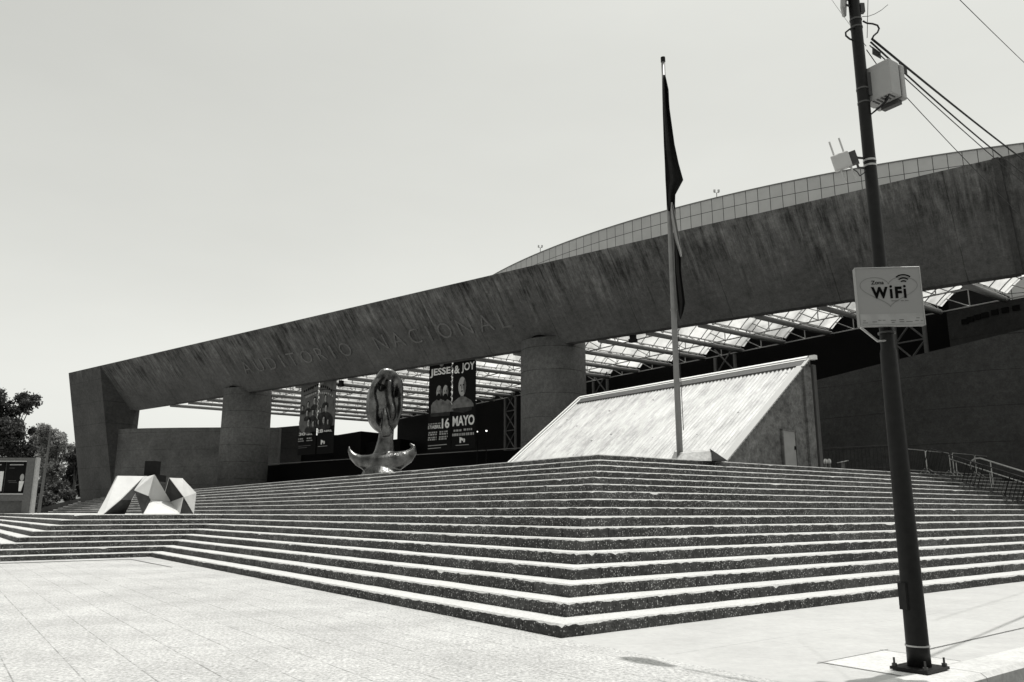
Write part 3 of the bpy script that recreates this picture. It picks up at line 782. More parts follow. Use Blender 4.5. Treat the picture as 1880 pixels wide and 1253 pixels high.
# ------------------------------------------------------------------ faceted white sculpture on the landing
LZ = lz(8)
scr = {}
def sv_(n, x, y, p, z=None):           # vertex at a given depth p on the landing
    r = ray(x, y); k = r.x / r.y; A = PQ(p, 0); q = (A.x - k * A.y) / (k * E2.y - E2.x); P = PQ(p, q)
    P.z = 1.6 + r.z / r.y * P.y
    if z is not None: P.z = z
    scr[n] = P
p0 = 29.3
sv_('a', 216, 874.5, p0 + 1.2); sv_('b', 265, 875, p0 + 1.1); sv_('c', 190, 946, p0, LZ); sv_('d', 178, 946, p0 + .1, LZ)
sv_('e', 196, 912, p0 + 1.3); sv_('f', 221, 919, p0 + .1); sv_('g', 241, 919, p0 + .25); sv_('h', 228, 946, p0 + 1.0, LZ)
sv_('a2', 214, 876, p0 + 1.8, None); sv_('b2', 262, 878, p0 + 1.9)
sv_('i', 283, 872, p0 + .1); sv_('j', 271, 875, p0 + .45); sv_('k', 247, 901, p0 + .0); sv_('l', 272, 911, p0 - .15); sv_('m', 262, 946, p0 - .35, LZ)
sv_('n', 276, 919, p0 + .35); sv_('o', 330, 946, p0 - .3, LZ); sv_('p', 313, 922, p0 + .7); sv_('q', 303, 905.5, p0 + .55); sv_('i2', 285, 875, p0 + 1.5)
sv_('r', 310.5, 878, p0 + .3); sv_('s', 335.5, 879, p0 + .5); sv_('t', 337, 913, p0 - .1); sv_('u', 360, 905, p0 + .55); sv_('v', 355, 946, p0 + .2, LZ)
sv_('w', 358, 908, p0 + 1.2); sv_('x', 350, 946, p0 + 1.4, LZ); sv_('y', 315, 946, p0 + 1.5, LZ)
sculpt = MB()
TRI = ['abc', 'cbf', 'adc', 'aed', 'fbg', 'cfg', 'cgh', 'abb2', 'aa2b2', 'gb2h', 'gbb2', 'ea2h', 'edh', 'aea2',
       'ijk', 'ikl', 'bjk', 'kml', 'iln', 'inp', 'iqp', 'npo', 'nom', 'lnm', 'ii2q', 'jii2', 'i2qy', 'qpy',
       'prt', 'prq', 'rst', 'stu', 'tuv', 'pto', 'tov', 'suw', 'uvw', 'vwx', 'rsw', 'oyv', 'yxv', 'rwx', 'ryx', 'rqy']
import re
for tstr in TRI:
    ks = re.findall(r'[a-z]2?', tstr); sculpt.poly([scr[k] for k in ks], 1 if tstr in ('kml', 'lnm', 'prt', 'tov', 'cfg', 'cgh', 'fbg', 'prq') else 0)
so_ = sculpt.build('faceted_sculpture', [plain('white_lacquered_steel', .44, .5, var=.08, scale=2, spec=.15), plain('shaded_facet', .035, .6, var=.5, scale=1.5, spec=.1)], loc=PQ(p0, 1, LZ))  # second tone paints shade onto the hollow and overhanging facets
sm = so_.modifiers.new('s', 'SOLIDIFY'); sm.thickness = .02
tag(so_, 'angular folded white steel sculpture standing on the stair landing', 'sculpture')
pdl = empty('pedestal', gy(281, 868, 62).xy[:] + (TOPZ - .0,), 'dark square pedestal behind the faceted white sculpture', 'pedestal')
Pd = gy(281, 850, 62)
mb = MB(); mb.box((Pd.x, Pd.y, (TOPZ + 5.4) / 2), (.85, .85, 5.4 - TOPZ)); mb.build('shaft', M_dark, pdl)
mb = MB(); mb.box((Pd.x, Pd.y - .02, 4.1), (1.6, 1.4, .5)); mb.build('ledge', M_dark, pdl)

# ------------------------------------------------------------------ banners hanging from the beam
BY = 45.62
def banner(px0, px1, zt0, zt1, z0, z1, draw, label):
    X0 = bray(px0, 750, BY)[0]; X1 = bray(px1, 750, BY)[0]
    wv = X1 - X0
    def fnc(x, y, d=0.):               # unit square -> beam frame; slight billow
        bil = 0.
        zz = z0 + (z1 - z0) * y
        return BM(X0 + wv * x, BY - .02 - bil - d, zz)
    mb = MB(); nx, ny = 6, 16
    g = [[mb.vert(fnc(i / nx, j / ny)) for j in range(ny + 1)] for i in range(nx + 1)]
    for i in range(nx):
        for j in range(ny): mb.face((g[i][j], g[i + 1][j], g[i + 1][j + 1], g[i][j + 1]), draw['bg'](j / ny))
    # cloth has thickness: a back face sheet
    g2 = [[mb.vert(fnc(i / nx, j / ny, -.02)) for j in range(ny + 1)] for i in range(nx + 1)]
    for i in range(nx):
        for j in range(ny): mb.face((g2[i][j + 1], g2[i + 1][j + 1], g2[i + 1][j], g2[i][j]), 0)
    lay = [0.004]
    def blob(cx, cy, rx_, ry_, m, n=18, shape=None):
        lay[0] += .0025; d = lay[0]
        pts = [fnc(cx + rx_ * math.cos(2 * math.pi * k / n), cy + ry_ * math.sin(2 * math.pi * k / n), d) for k in range(n)]
        mb.poly(pts, m)
    def polyp(pts, m): lay[0] += .0025; d = lay[0]; mb.poly([fnc(x, y, d) for x, y in pts], m)
    def txt(s, x0, x1, y0, y1, m, bold=.02): lay[0] += .0025; d = lay[0]; put_text(mb, s, lambda a, b, e: fnc(a, b, d), x0, x1, y0, y1, m, bold)
    draw['fn'](blob, polyp, txt)
    o = mb.build('banner', BANNER, loc=BM(X0, BY, z1)); tag(o, label, 'banner', 'banners hanging from the beam'); return X0, X1
def smudge(polyp, x0, x1, y, h, m, n, seed):
    rnd = random.Random(seed); x = x0; 
    while x < x1 - .02:
        wd_ = rnd.uniform(.04, .11); polyp([(x, y), (min(x + wd_, x1), y), (min(x + wd_, x1), y + h), (x, y + h)], m); x += wd_ + rnd.uniform(.015, .04)
def logo(polyp, cx, cy):
    polyp([(cx - .12, cy - .03), (cx - .05, cy - .03), (cx - .05, cy + .028), (cx - .12, cy + .035)], 4)
    polyp([(cx - .05, cy), (cx + .02, cy - .01), (cx + .05, cy + .012), (cx - .05, cy + .03)], 4)
    polyp([(cx + .04, cy - .025), (cx + .11, cy - .025), (cx + .12, cy + .01), (cx + .06, cy + .018)], 4)
    polyp([(cx - .28, cy - .058), (cx + .28, cy - .058), (cx + .28, cy - .052), (cx - .28, cy - .052)], 3)
def figure(blob, polyp, cx, cy, s, face=3, body=2, hair=0, beard=False, low=None):
    # bust portrait in banner units (x 0..1, y 0..1, banner about 2.6 times taller than wide)
    a = .38; yb = low if low is not None else cy - 1.6 * s * a
    sh = cy - .95 * s * a
    polyp([(cx - .95 * s, yb), (cx + .95 * s, yb), (cx + .95 * s, sh - .12 * s * a), (cx + .75 * s, sh + .1 * s * a), (cx + .26 * s, sh + .34 * s * a), (cx - .26 * s, sh + .34 * s * a), (cx - .75 * s, sh + .1 * s * a), (cx - .95 * s, sh - .12 * s * a)], body)
    blob(cx, cy + .16 * s * a, .46 * s, .62 * s * a, hair)
    polyp([(cx - .15 * s, sh + .2 * s * a), (cx + .15 * s, sh + .2 * s * a), (cx + .15 * s, cy - .3 * s * a), (cx - .15 * s, cy - .3 * s * a)], 2)
    blob(cx, cy, .32 * s, .56 * s * a, face)
    blob(cx + .2 * s, cy - .02 * s * a, .11 * s, .42 * s * a, 2)
    for e in (-.12, .1): blob(cx + e * s, cy + .08 * s * a, .065 * s, .045 * s * a, 0, 8)
    blob(cx - .02 * s, cy - .08 * s * a, .035 * s, .13 * s * a, 2, 8)
    blob(cx - .01 * s, cy - .27 * s * a, .1 * s, .04 * s * a, 1, 8)
    if beard: blob(cx, cy - .42 * s * a, .26 * s, .3 * s * a, 0, 12)
def d1(blob, polyp, txt):
    for i, y in enumerate((.93, .90)):
        for k_ in range(5): polyp([(.42 + .12 * k_ - .25 * i, y - .01 + .008 * k_), (.5 + .12 * k_ - .25 * i, y - .008 + .008 * k_), (.5 + .12 * k_ - .25 * i, y + .022 + .008 * k_), (.42 + .12 * k_ - .25 * i, y + .02 + .008 * k_)], 0)
    polyp([(.2, .845), (1, .892), (1, .884), (.2, .837)], 0)
    for k_ in range(6): polyp([(.3 + .11 * k_, .80 + .008 * k_), (.37 + .11 * k_, .805 + .008 * k_), (.37 + .11 * k_, .832 + .008 * k_), (.3 + .11 * k_, .828 + .008 * k_)], 3)
    blob(.75, .68, .42, .12, 2); blob(.5, .45, .5, .16, 2)
    for cx, cy, s in ((.85, .745, .5), (.5, .70, .42), (.2, .66, .34), (.82, .58, .42), (.5, .58, .42), (.62, .44, .52), (.9, .42, .42)): figure(blob, polyp, cx, cy, s * .42, face=3, body=1)
    txt('30', .12, .5, .268, .31, 4); txt('ABRIL', .54, .9, .268, .287, 4)
    for x in (.1, .6): smudge(polyp, x, x + .3, .215, .016, 3, 3, int(x * 10)); smudge(polyp, x, x + .33, .185, .012, 3, 3, 4)
    polyp([(.15, .125), (.85, .125), (.85, .118), (.15, .118)], 2); polyp([(.15, .10), (.65, .10), (.65, .093), (.15, .093)], 2)
def d2(blob, polyp, txt):
    for k_ in range(6): polyp([(.08 + .12 * k_, .955 - .006 * k_ * k_ * .5), (.16 + .12 * k_, .953 - .006 * k_ * k_ * .5), (.16 + .12 * k_, .92 - .006 * k_ * k_ * .5), (.08 + .12 * k_, .922 - .006 * k_ * k_ * .5)], 0)
    polyp([(0, .892), (.35, .897), (.7, .88), (1, .848), (1, .84), (.7, .872), (.35, .889), (0, .884)], 0)
    for k_ in range(7): polyp([(.06 + .12 * k_, .862 - .0018 * k_ * k_), (.13 + .12 * k_, .862 - .0018 * k_ * k_), (.13 + .12 * k_, .835 - .0018 * k_ * k_), (.06 + .12 * k_, .835 - .0018 * k_ * k_)], 3)
    blob(.45, .66, .45, .16, 2); blob(.4, .44, .5, .14, 1)
    for cx, cy, s in ((.42, .76, .5), (.48, .62, .5), (.16, .60, .34), (.4, .46, .52), (.1, .44, .34), (.68, .43, .36)): figure(blob, polyp, cx, cy, s * .42, face=3, body=1)
    txt('28', .04, .42, .285, .335, 4); txt('ABRIL', .46, .96, .292, .317, 4)
    logo(polyp, .45, .155)
def d3(blob, polyp, txt):
    txt('JESSE', .05, .95, .845, .95, 4, .03)
    for cx, s in ((.46, .36), (.76, .38)): figure(blob, polyp, cx, .66 + (.01 if cx < .5 else 0), s, face=3, body=5, beard=True, low=.43)
    polyp([(.1, .43), (.98, .43), (.96, .385), (.14, .39)], 1)
    txt('16', .63, .96, .245, .36, 4, .03); txt('17/ABRIL', .03, .60, .25, .292, 4); smudge(polyp, .04, .58, .302, .012, 3, 5, 1)
    for i, y in enumerate((.20, .175, .142, .118)): smudge(polyp, .06, .44, y, .017, 3, 4, i); smudge(polyp, .55, .92, y, .017, 3, 4, i + 9)
    polyp([(.08, .062), (.9, .066), (.9, .058), (.08, .054)], 3); polyp([(.08, .03), (.65, .033), (.65, .026), (.08, .023)], 3)
def d4(blob, polyp, txt):
    txt('&', .06, .3, .855, .95, 4, .03); txt('JOY', .38, .95, .85, .968, 4, .02)
    figure(blob, polyp, .42, .70, .52, face=3, body=5, low=.46)
    polyp([(0, .46), (.86, .46), (.84, .42), (.5, .40), (.04, .42)], 1)
    txt('MAYO', .03, .97, .255, .37, 4, .03)
    smudge(polyp, .08, .45, .195, .022, 3, 4, 5); smudge(polyp, .52, .88, .198, .022, 3, 4, 6)
    smudge(polyp, .03, .97, .145, .028, 3, 4, 7); logo(polyp, .48, .095)
banner(551.5, 583, 13, 13, 6.63, 13.02, {'bg': lambda t: 2 if t > .34 else (1 if t > .3 else 0), 'fn': d1}, 'leftmost grey concert banner showing a crowd of faces and 30 ABRIL')
banner(585.5, 616, 13, 13, 6.62, 13.02, {'bg': lambda t: 2 if t > .36 else (1 if t > .32 else 0), 'fn': d2}, 'grey concert banner showing small faces and 28 ABRIL, second from left')
banner(787, 828.5, 13, 13, 6.25, 13.06, {'bg': lambda t: 0, 'fn': d3}, 'black concert banner showing two bearded men above the number 16')
banner(831, 873.5, 13, 13, 6.28, 13.06, {'bg': lambda t: 0, 'fn': d4}, 'black concert banner reading MAYO under a single portrait')
for pxs, lab in (((583, 585.5), 'white lacing cord between the two grey banners'), ((828.5, 831), 'white lacing cord between the two black banners')):
    mb = MB(); Xc = (bray(pxs[0], 750, BY)[0] + bray(pxs[1], 750, BY)[0]) / 2; z = 12.9; k_ = 0
    zz_ = []; sd2 = 1
    while z > 9.6: zz_.append(BM(Xc + .07 * sd2, BY - .05, z)); sd2 = -sd2; z -= .2
    mb.tube(zz_, .03, 5)
    tag(mb.build('lacing_cord', P_wh, loc=BM(Xc, BY, 12.9)), lab, 'cord')
# speakers hung under the beam
for (px, py, lab) in ((1162, 621, 'small black loudspeaker hanging under the beam right of the thick column'), (626.5, 704.5, 'small black loudspeaker hanging under the beam right of the grey banners')):
    X, zz = bray(px, py, BY - .1)
    e_ = empty('loudspeaker', BM(X, BY - .1, zz), lab, 'loudspeaker', 'loudspeakers under the beam')
    mb = MB(); mb.box(BM(X, BY - .1, zz), (.34, .3, .5), rz=BEAM_ROT, M=None); mb.box(BM(X, BY - .1, zz - .17), (.5, .34, .22), rz=BEAM_ROT); mb.build('cabinet', M_dark, e_)
    mb = MB(); mb.tube([BM(X, BY - .1, zz + .2), BM(X, BY - .1, ZB + .02)], .025, 5); mb.build('hanger', M_dark, e_)
# two small lamps alight in the dark foyer
M_lamp, t_, b_ = newmat('lit_lamp'); b_.inputs['Emission Color'].default_value = (1, 1, .95, 1); b_.inputs['Emission Strength'].default_value = 3; b_.inputs['Base Color'].default_value = (.8, .8, .8, 1)
for px, py, rr, lab in ((876.5, 793, .045, 'small lit lamp in the dark foyer, the dimmer one nearer the black banners'), (893, 791.5, .065, 'small lit lamp in the dark foyer, the brighter one farther from the black banners')):
    P = gy(px, py, 62); e_ = empty('foyer_lamp', P, lab, 'lamp', 'lamps in the dark foyer')
    mb = MB(); mb.tube([P + Vector((0, 0, -rr * .8)), P + Vector((0, 0, -rr * .3)), P + Vector((0, 0, rr * .3)), P + Vector((0, 0, rr * .8))], [rr * .5, rr, rr, rr * .5], 10); mb.build('globe', M_lamp, e_)
    mb = MB(); mb.tube([(P.x, P.y, TOPZ), (P.x, P.y, P.z - rr * .8)], .04, 6); mb.build('post', M_dark, e_)
# floodlights on the drum rim
for px, py, lab in ((992, 461, 'pair of tiny floodlights on the left curve of the drum roof'), (1316, 361, 'pair of tiny floodlights on the drum roof right of the flag')):
    r = ray(px, py); P = Vector((0, 0, 1.6)) + r * ((DH + .1 - 1.6) / r.z); e_ = empty('floodlight', P, lab, 'floodlight', 'floodlights on the drum roof')
    mb = MB(); mb.tube([P - Vector((0, 0, .1)), P + Vector((0, 0, .35))], .035, 5); mb.tube([P + Vector((-.18, 0, .35)), P + Vector((.18, 0, .35))], .03, 5); mb.build('bracket', M_tube, e_)
    for s in (-.18, .18): mb = MB(); mb.box(P + Vector((s, 0, .5)), (.16, .12, .22)); mb.build('lamp_head', M_steel, e_)

# ------------------------------------------------------------------ utility pole with its equipment
PX, PY = 4.215, 8.86
up_ = empty('utility_pole', (PX, PY, 0), 'black tapered steel utility pole on a bolted base plate by the kerb', 'pole')
zs_ = [.02, .25, 1.2, 2.3, 3.35, 3.4, 3.9, 5.6, 7.8, 10.4]; rs_ = [.116, .112, .105, .097, .089, .076, .074, .070, .066, .058]
mb = MB(); mb.tube([(PX, PY, z) for z in zs_], rs_, 28); mb.build('shaft', M_pole, up_, smooth=True)
PR = math.atan2(E2.y, E2.x)
mb = MB(); mb.box((PX, PY, .03), (.47, .39, .028), rz=PR); pl_ = mb.build('base_plate', M_pole, up_)
mb = MB(); mb.tube([(PX, PY, .24), (PX, PY, .255)], .121, 28); mb.build('weld_ring', M_steel, up_)
rotp = Matrix.Rotation(PR, 3, 'Z')
for sx in (-1, 1):
    for sy in (-1, 1):
        c_ = Vector((PX, PY, 0)) + rotp @ Vector((sx * .2, sy * .16, 0)); mb = MB()
        mb.tube([c_ + Vector((0, 0, .044)), c_ + Vector((0, 0, .075))], .026, 6); mb.tube([c_ + Vector((0, 0, .07)), c_ + Vector((0, 0, .13))], .011, 8); mb.build('anchor_bolt', M_cabd, up_)
mb = MB(); mb.box((PX - .105, PY - .03, .74), (.05, .10, .27), rz=R(20)); mb.build('hand_hole_cover', M_pole, up_)
for py_ in (296, 305.5): zb_ = gy(1600, py_, PY).z; mb = MB(); mb.tube([(PX, PY, zb_ - .012), (PX, PY, zb_ + .012)], .0745, 20); mb.build('strap', M_steel, up_)
for py_ in (165, 190, 52, 38, 612): zb_ = gy(1600, py_, PY).z; rr = .073 if py_ < 600 else .093; mb = MB(); mb.tube([(PX, PY, zb_ - .01), (PX, PY, zb_ + .01)], rr, 20); mb.build('strap', M_latt, up_)
# street light arm on top (its head throws the leaf shaped shadow on the paving)
LH = Vector((3.06, 10.28, 10.25)); PT = Vector((PX, PY, 10.3))
mb = MB(); mb.tube([PT - Vector((0, 0, .1)), PT.lerp(LH, .5) + Vector((0, 0, .1)), LH + (PT - LH) * .2], [.03, .028, .025], 8); mb.build('lamp_arm', M_pole, up_, smooth=True)
dd = (LH - PT); dd.z = 0; dd.normalize(); mb = MB()
mb.tube([LH - dd * .25, LH - dd * .1, LH + dd * .15, LH + dd * .4, LH + dd * .5], [.05, .10, .16, .13, .04], 14)
lh_ = mb.build('lamp_head', M_cab, up_, smooth=True)
# wifi sign
SYAW = R(-5); zc = gy(1631, 546, PY - .17); sc_ = Vector((zc.x, PY - .17, zc.z))
sgn = empty('wifi_sign', (sc_.x, sc_.y, sc_.z), 'square grey sign reading Zona WiFi fixed to the utility pole', 'sign', rz=0)
rS = Matrix.Rotation(SYAW, 3, 'Z'); SW, SH = .70, .665
def sg_(x, y, d=0.): return sc_ + rS @ Vector(((x - .5) * SW, -.036 - d, (y - .5) * SH))
mb = MB(); mb.box(sc_, (SW, .07, SH), M=rS); mb.build('panel', M_sign, sgn)
mb = MB()
for a_, b_2 in (((0, 0), (1, 0)), ((1, 0), (1, 1)), ((1, 1), (0, 1)), ((0, 1), (0, 0))):
    mb.tube([sg_(*a_, .001), sg_(*b_2, .001)], .006, 4)
mb.build('edge_trim', M_cab, sgn)
mb = MB(); mb.poly([sg_(.02, .02, .002), sg_(.98, .02, .002), sg_(.98, .2, .002), sg_(.02, .2, .002)]); mb.build('lower_strip', M_ink3, sgn)
mb = MB()
for ch_, xa_, xb_, ya_, yb_ in (('W', .225, .482, .465, .665), ('i', .508, .552, .465, .69), ('F', .59, .695, .465, .665), ('i', .718, .762, .465, .69)): put_text(mb, ch_, lambda a, b, d: sg_(a, b, .004), xa_, xb_, ya_, yb_, 0, bold=.012 if ch_ == 'i' else .045)
mb.build('wifi_text', [M_ink], sgn); mb = MB()
put_text(mb, 'Zona', lambda a, b, d: sg_(a, b, .004), .235, .43, .71, .775, 0, bold=.015)
mb.build('zona_text', [M_ink], sgn); mb = MB()
for rr, w_ in ((.125, .022), (.08, .022), (.04, .022)):
    pts = [(R(50 + 80 * i / 12)) for i in range(13)]; rr *= 1.25; cy_ = .70
    for t0, t1 in zip(pts, pts[1:]):
        q_ = [(.735 + (rr + e) * math.cos(t) , cy_ + (rr + e) * math.sin(t)) for e, t in ((0, t0), (w_, t0), (w_, t1), (0, t1))]
        mb.poly([sg_(x, y, .004) for x, y in q_])
mb.build('wave_symbol', [M_ink], sgn); mb = MB()
smx = lambda pts, m: mb.poly([sg_(x, y, .004) for x, y in pts], m)
smudge(smx, .52, .78, .415, .012, 1, 3, 2)
for x0_, x1_, y_ in ((.06, .1, .08), (.05, .13, .045), (.2, .27, .06), (.29, .4, .085), (.48, .56, .08), (.49, .55, .045), (.61, .68, .09), (.61, .82, .055), (.87, .93, .115), (.85, .97, .07)):
    smudge(smx, x0_, x1_, y_, .012, 1, 3, int(x0_ * 100))
# thin heart outline made of two lobes
mb.build('small_print', [M_ink, M_ink2, M_ink2, M_ink2], sgn); mb = MB()
hp = []
for i in range(61):
    t = 2 * math.pi * i / 60; hx = 16 * math.sin(t) ** 3; hy = 13 * math.cos(t) - 5 * math.cos(2 * t) - 2 * math.cos(3 * t) - math.cos(4 * t)
    hp.append((.5 + hx / 16 * .44, .62 + hy / 17 * .30))
for a_, b_2 in zip(hp, hp[1:]):
    if a_[1] < .30: continue
    d_ = Vector((b_2[0] - a_[0], b_2[1] - a_[1])); 
    if d_.length < 1e-4: continue
    nn2 = Vector((-d_.y, d_.x)).normalized() * .003
    mb.poly([sg_(a_[0] - nn2.x, a_[1] - nn2.y, .003), sg_(b_2[0] - nn2.x, b_2[1] - nn2.y, .003), sg_(b_2[0] + nn2.x, b_2[1] + nn2.y, .003), sg_(a_[0] + nn2.x, a_[1] + nn2.y, .003)], 1)
mb.build('heart_outline', [M_ink, M_ink2], sgn)
mb = MB(); 
for zz in (.22, -.25): mb.box(sc_ + Vector((0, .07, zz)), (.3, .12, .05), M=rS)
mb.tube([sc_ + rS @ Vector((-.31, .05, -.33)), sc_ + Vector((-.1, .14, -.47)), Vector((PX, PY - .06, sc_.z - .47))], .014, 6)
mb.build('bracket', M_steel, sgn)
# equipment cabinet
cc = gy(1621, 156, PY - .02); cab = empty('equipment_cabinet', cc, 'pale grey metal cabinet with bottom vent slots strapped high on the utility pole', 'cabinet')
cr_ = Matrix.Rotation(R(33), 3, 'Z'); CWx, CWy, CWz = .26, .36, .44
def cl(x, y, z): return cc + cr_ @ Vector((x, y, z))
bx_ = MB(); bx_.box(cl(-.04, -.0, 0), (CWx - .06, CWy, CWz), M=cr_); o = bx_.build('body', M_cab, cab)
bv_ = o.modifiers.new('b', 'BEVEL'); bv_.width = .008; bv_.segments = 2
bx_ = MB(); bx_.box(cl(.075, 0, 0), (.016, CWy - .02, CWz - .02), M=cr_); bx_.build('gasket', M_cabd, cab)
bx_ = MB(); bx_.box(cl(.13, 0, -.005), (.09, CWy + .01, CWz + .01), M=cr_); o = bx_.build('door', M_cab, cab)
bv_ = o.modifiers.new('b', 'BEVEL'); bv_.width = .02; bv_.segments = 3
for i in range(5): bx_ = MB(); bx_.box(cl(-.06, -.13 + .05 * i, -.222), (.12, .018, .012), M=cr_); bx_.build('vent_slot', M_cabd, cab)
bx_ = MB(); bx_.box(cl(.1, -.02, -.25), (.08, .22, .05), M=cr_); bx_.build('drip_tray', M_latt, cab)
for y_, z_ in ((.06, .12), (.1, -.1)): bx_ = MB(); bx_.box(cl(.178, y_, z_), (.01, .02, .03), M=cr_); bx_.build('latch', M_cabd, cab)
bx_ = MB(); bx_.box(Vector((PX, PY, cc.z)) + (cc - Vector((PX, PY, cc.z))) * .4, (.12, .08, .3)); bx_.build('mounting', M_cabd, cab)
for k_ in range(3): bx_ = MB(); s_ = cl(-.12 + .03 * k_, -.13 + .04 * k_, -.22); bx_.tube([s_, s_ + Vector((-.02, 0, -.07)), Vector((PX + .06, PY - .03, s_.z - .17))], .009, 6); bx_.build('cable_gland', M_cable, cab)
# antenna
ac = gy(1545, 297, PY - .05); ant = empty('wireless_antenna', ac, 'small pale antenna box with four rod aerials bracketed left of the pole', 'antenna')
ar = Matrix.Rotation(R(-28), 3, 'Z') @ Matrix.Rotation(R(-12), 3, 'Y')
al = lambda x, y, z: ac + ar @ Vector((x, y, z))
bx_ = MB(); bx_.box(ac, (.20, .07, .20), M=ar); o = bx_.build('housing', M_ant, ant); bv_ = o.modifiers.new('b', 'BEVEL'); bv_.width = .015; bv_.segments = 2
for x_ in (-.055, .055):
    bx_ = MB(); bx_.tube([al(x_, 0, .1), al(x_, 0, .29)], .011, 8); bx_.build('aerial', M_ant, ant)
    bx_ = MB(); bx_.tube([al(x_ + .02, 0, -.1), al(x_ + .03, 0, -.27)], .011, 8); bx_.build('aerial', M_steel, ant)
bx_ = MB(); zb_ = gy(1600, 300, PY).z
bx_.box(al(.13, .03, 0), (.09, .06, .16), M=ar)
for dz in (-.065, .06): bx_.tube([al(.15, .03, dz * .8), Vector((PX - .15, PY - .02, zb_ + dz)), Vector((PX - .05, PY, zb_ + dz))], .014, 6)
bx_.build('bracket', M_cabd, ant)
bx_ = MB(); bx_.tube([al(.06, 0, -.1), al(.12, 0, -.19), Vector((PX - .14, PY - .02, zb_ - .17)), Vector((PX - .05, PY, zb_ - .1))], .006, 6); bx_.build('lead', M_cable, ant)
# panel aerial at the top
tcn = gy(1550, 12, PY - .03); pa = empty('panel_antenna', tcn, 'narrow grey panel antenna at the very top of the utility pole', 'antenna')
bx_ = MB(); mr_ = Matrix.Rotation(R(62), 3, 'Z') @ Matrix.Rotation(R(6), 3, 'X')
bx_.box(tcn + Vector((0, 0, .08)), (.24, .05, .34), M=mr_); o = bx_.build('panel', M_cab, pa); bv_ = o.modifiers.new('b', 'BEVEL'); bv_.width = .02
bx_ = MB(); 
for dz in (.02, .1): bx_.tube([tcn + Vector((.02, 0, dz)), (PX - .04, PY, tcn.z + dz)], .014, 6)
bx_.build('bracket', M_cabd, pa)
bx_ = MB(); bx_.box((PX + .08, PY - .02, gy(1590, 18, PY).z), (.05, .06, .12)); bx_.build('splitter', M_cabd, pa)
# cables
def sagline(A, B, sag, n=16): return [A.lerp(B, i / n) - Vector((0, 0, sag * 4 * (i / n) * (1 - i / n))) for i in range(n + 1)]
pk = gy(1597, 70, PY); pk = Vector((PX + .05, PY - .01, pk.z))
def cable(nm, pts, r, label, grp='overhead cables'):
    mb = MB(); mb.tube(pts, r, 6); o = mb.build(nm, M_cable, loc=pts[0], smooth=True); tag(o, label, 'cable', grp); return o
far = lambda x, y, Y: gy(x, y, Y)
cable('overhead_cable', sagline(gy(1601, 72, PY), far(1990, 372, 22), .10), .016, 'thick black overhead cable, topmost of the bundle going right from the pole')
cable('overhead_cable', sagline(gy(1599, 78, PY), far(1990, 392, 21.5), .22), .013, 'black overhead cable just below the topmost one of the bundle')
cable('overhead_cable', sagline(gy(1597, 84, PY), far(1990, 420, 21), .14), .008, 'thin overhead cable, lowest of the bundle leaving the pole to the right')
cable('overhead_cable', [gy(1591, 92, PY)] + sagline(gy(1612, 122, PY + .3), far(1990, 500, 20), .16), .006, 'thin wire passing behind the pale cabinet and down across the beam')
cable('overhead_cable', sagline(far(1700, -62, 14), far(2000, 225, 30), .1), .009, 'faint thin wire crossing the top right corner of the sky')
cable('overhead_cable', sagline(gy(1508, -28, 12), gy(1590, 85, PY), .02), .004, 'faint thin wire coming to the pole from the upper left')
cable('overhead_cable', sagline(gy(1594, -20, PY + .1), gy(1592, 70, PY), .0), .004, 'thin wire running straight down the right side of the pole top')
cable('overhead_cable', [gy(x, y, PY) for x, y in ((1583, 31), (1595, 30), (1606, 26), (1618, 19), (1630, 9))], .004, 'short loose wire curling up from the pole top into the sky')
cable('cable_loop', [gy(x, y, PY - .05) for x, y in ((1584, 39), (1592, 43), (1602, 44), (1611, 47), (1614, 53), (1611, 60), (1604, 66), (1601, 72))], .011, 'black cable loop bulging right of the pole top', 'cable loops')
cable('cable_loop', [gy(x, y, PY - .05) for x, y in ((1569, 51), (1560, 54), (1552.5, 60), (1553, 66), (1560, 72), (1568, 75))], .011, 'black cable loop bulging left of the pole top', 'cable loops')
for pts, lab in (([(1602, 86), (1617, 97), (1618, 108), (1602, 99)], 'small dark tag hanging on the cable beside the pole'), ([(1650, 112), (1665, 125), (1666, 136), (1652, 124)], 'small dark tag hanging on the cable above the cabinet')):
    mb = MB(); Yt = PY + .25 if pts[0][0] < 1640 else PY + 1.1
    q_ = [gy(x, y, Yt) for x, y in pts]; q2 = [P + Vector((.0, .012, 0)) for P in q_]; mb.hexa([q_[3], q_[2], q_[1], q_[0]], [q2[3], q2[2], q2[1], q2[0]])
    o = rec(mb.build('cable_tag', M_latt, loc=q_[0])); tag(o, lab, 'tag', 'tags on the cables')

# ------------------------------------------------------------------ crowd barriers and rails
def make_barrier(name, label, group):
    e = empty(name, (0, 0, 0), label, 'barrier', group); Lb, H = 2.3, 1.08
    mb = MB(); mb.tube([(0, 0, .16), (0, 0, H - .08), (.08, 0, H), (Lb - .08, 0, H), (Lb, 0, H - .08), (Lb, 0, .16), (0, 0, .16)], .019, 8); mb.build('frame', M_steel, e)
    mb = MB(); n = 15
    for i in range(1, n): mb.tube([(Lb * i / n, 0, .17), (Lb * i / n, 0, H - .01)], .008, 5)
    mb.build('bars', M_bars, e)
    for x in (.22, Lb - .22):
        mb = MB(); mb.tube([(x, -.28, .01), (x, 0, .26), (x, .28, .01)], .014, 6); mb.build('foot', M_steel, e)
    return e
bar0 = make_barrier('crowd_barrier', '', 'steel crowd barriers round the steps'); used = False
def rotdir(d): return math.atan2(d.y, d.x)
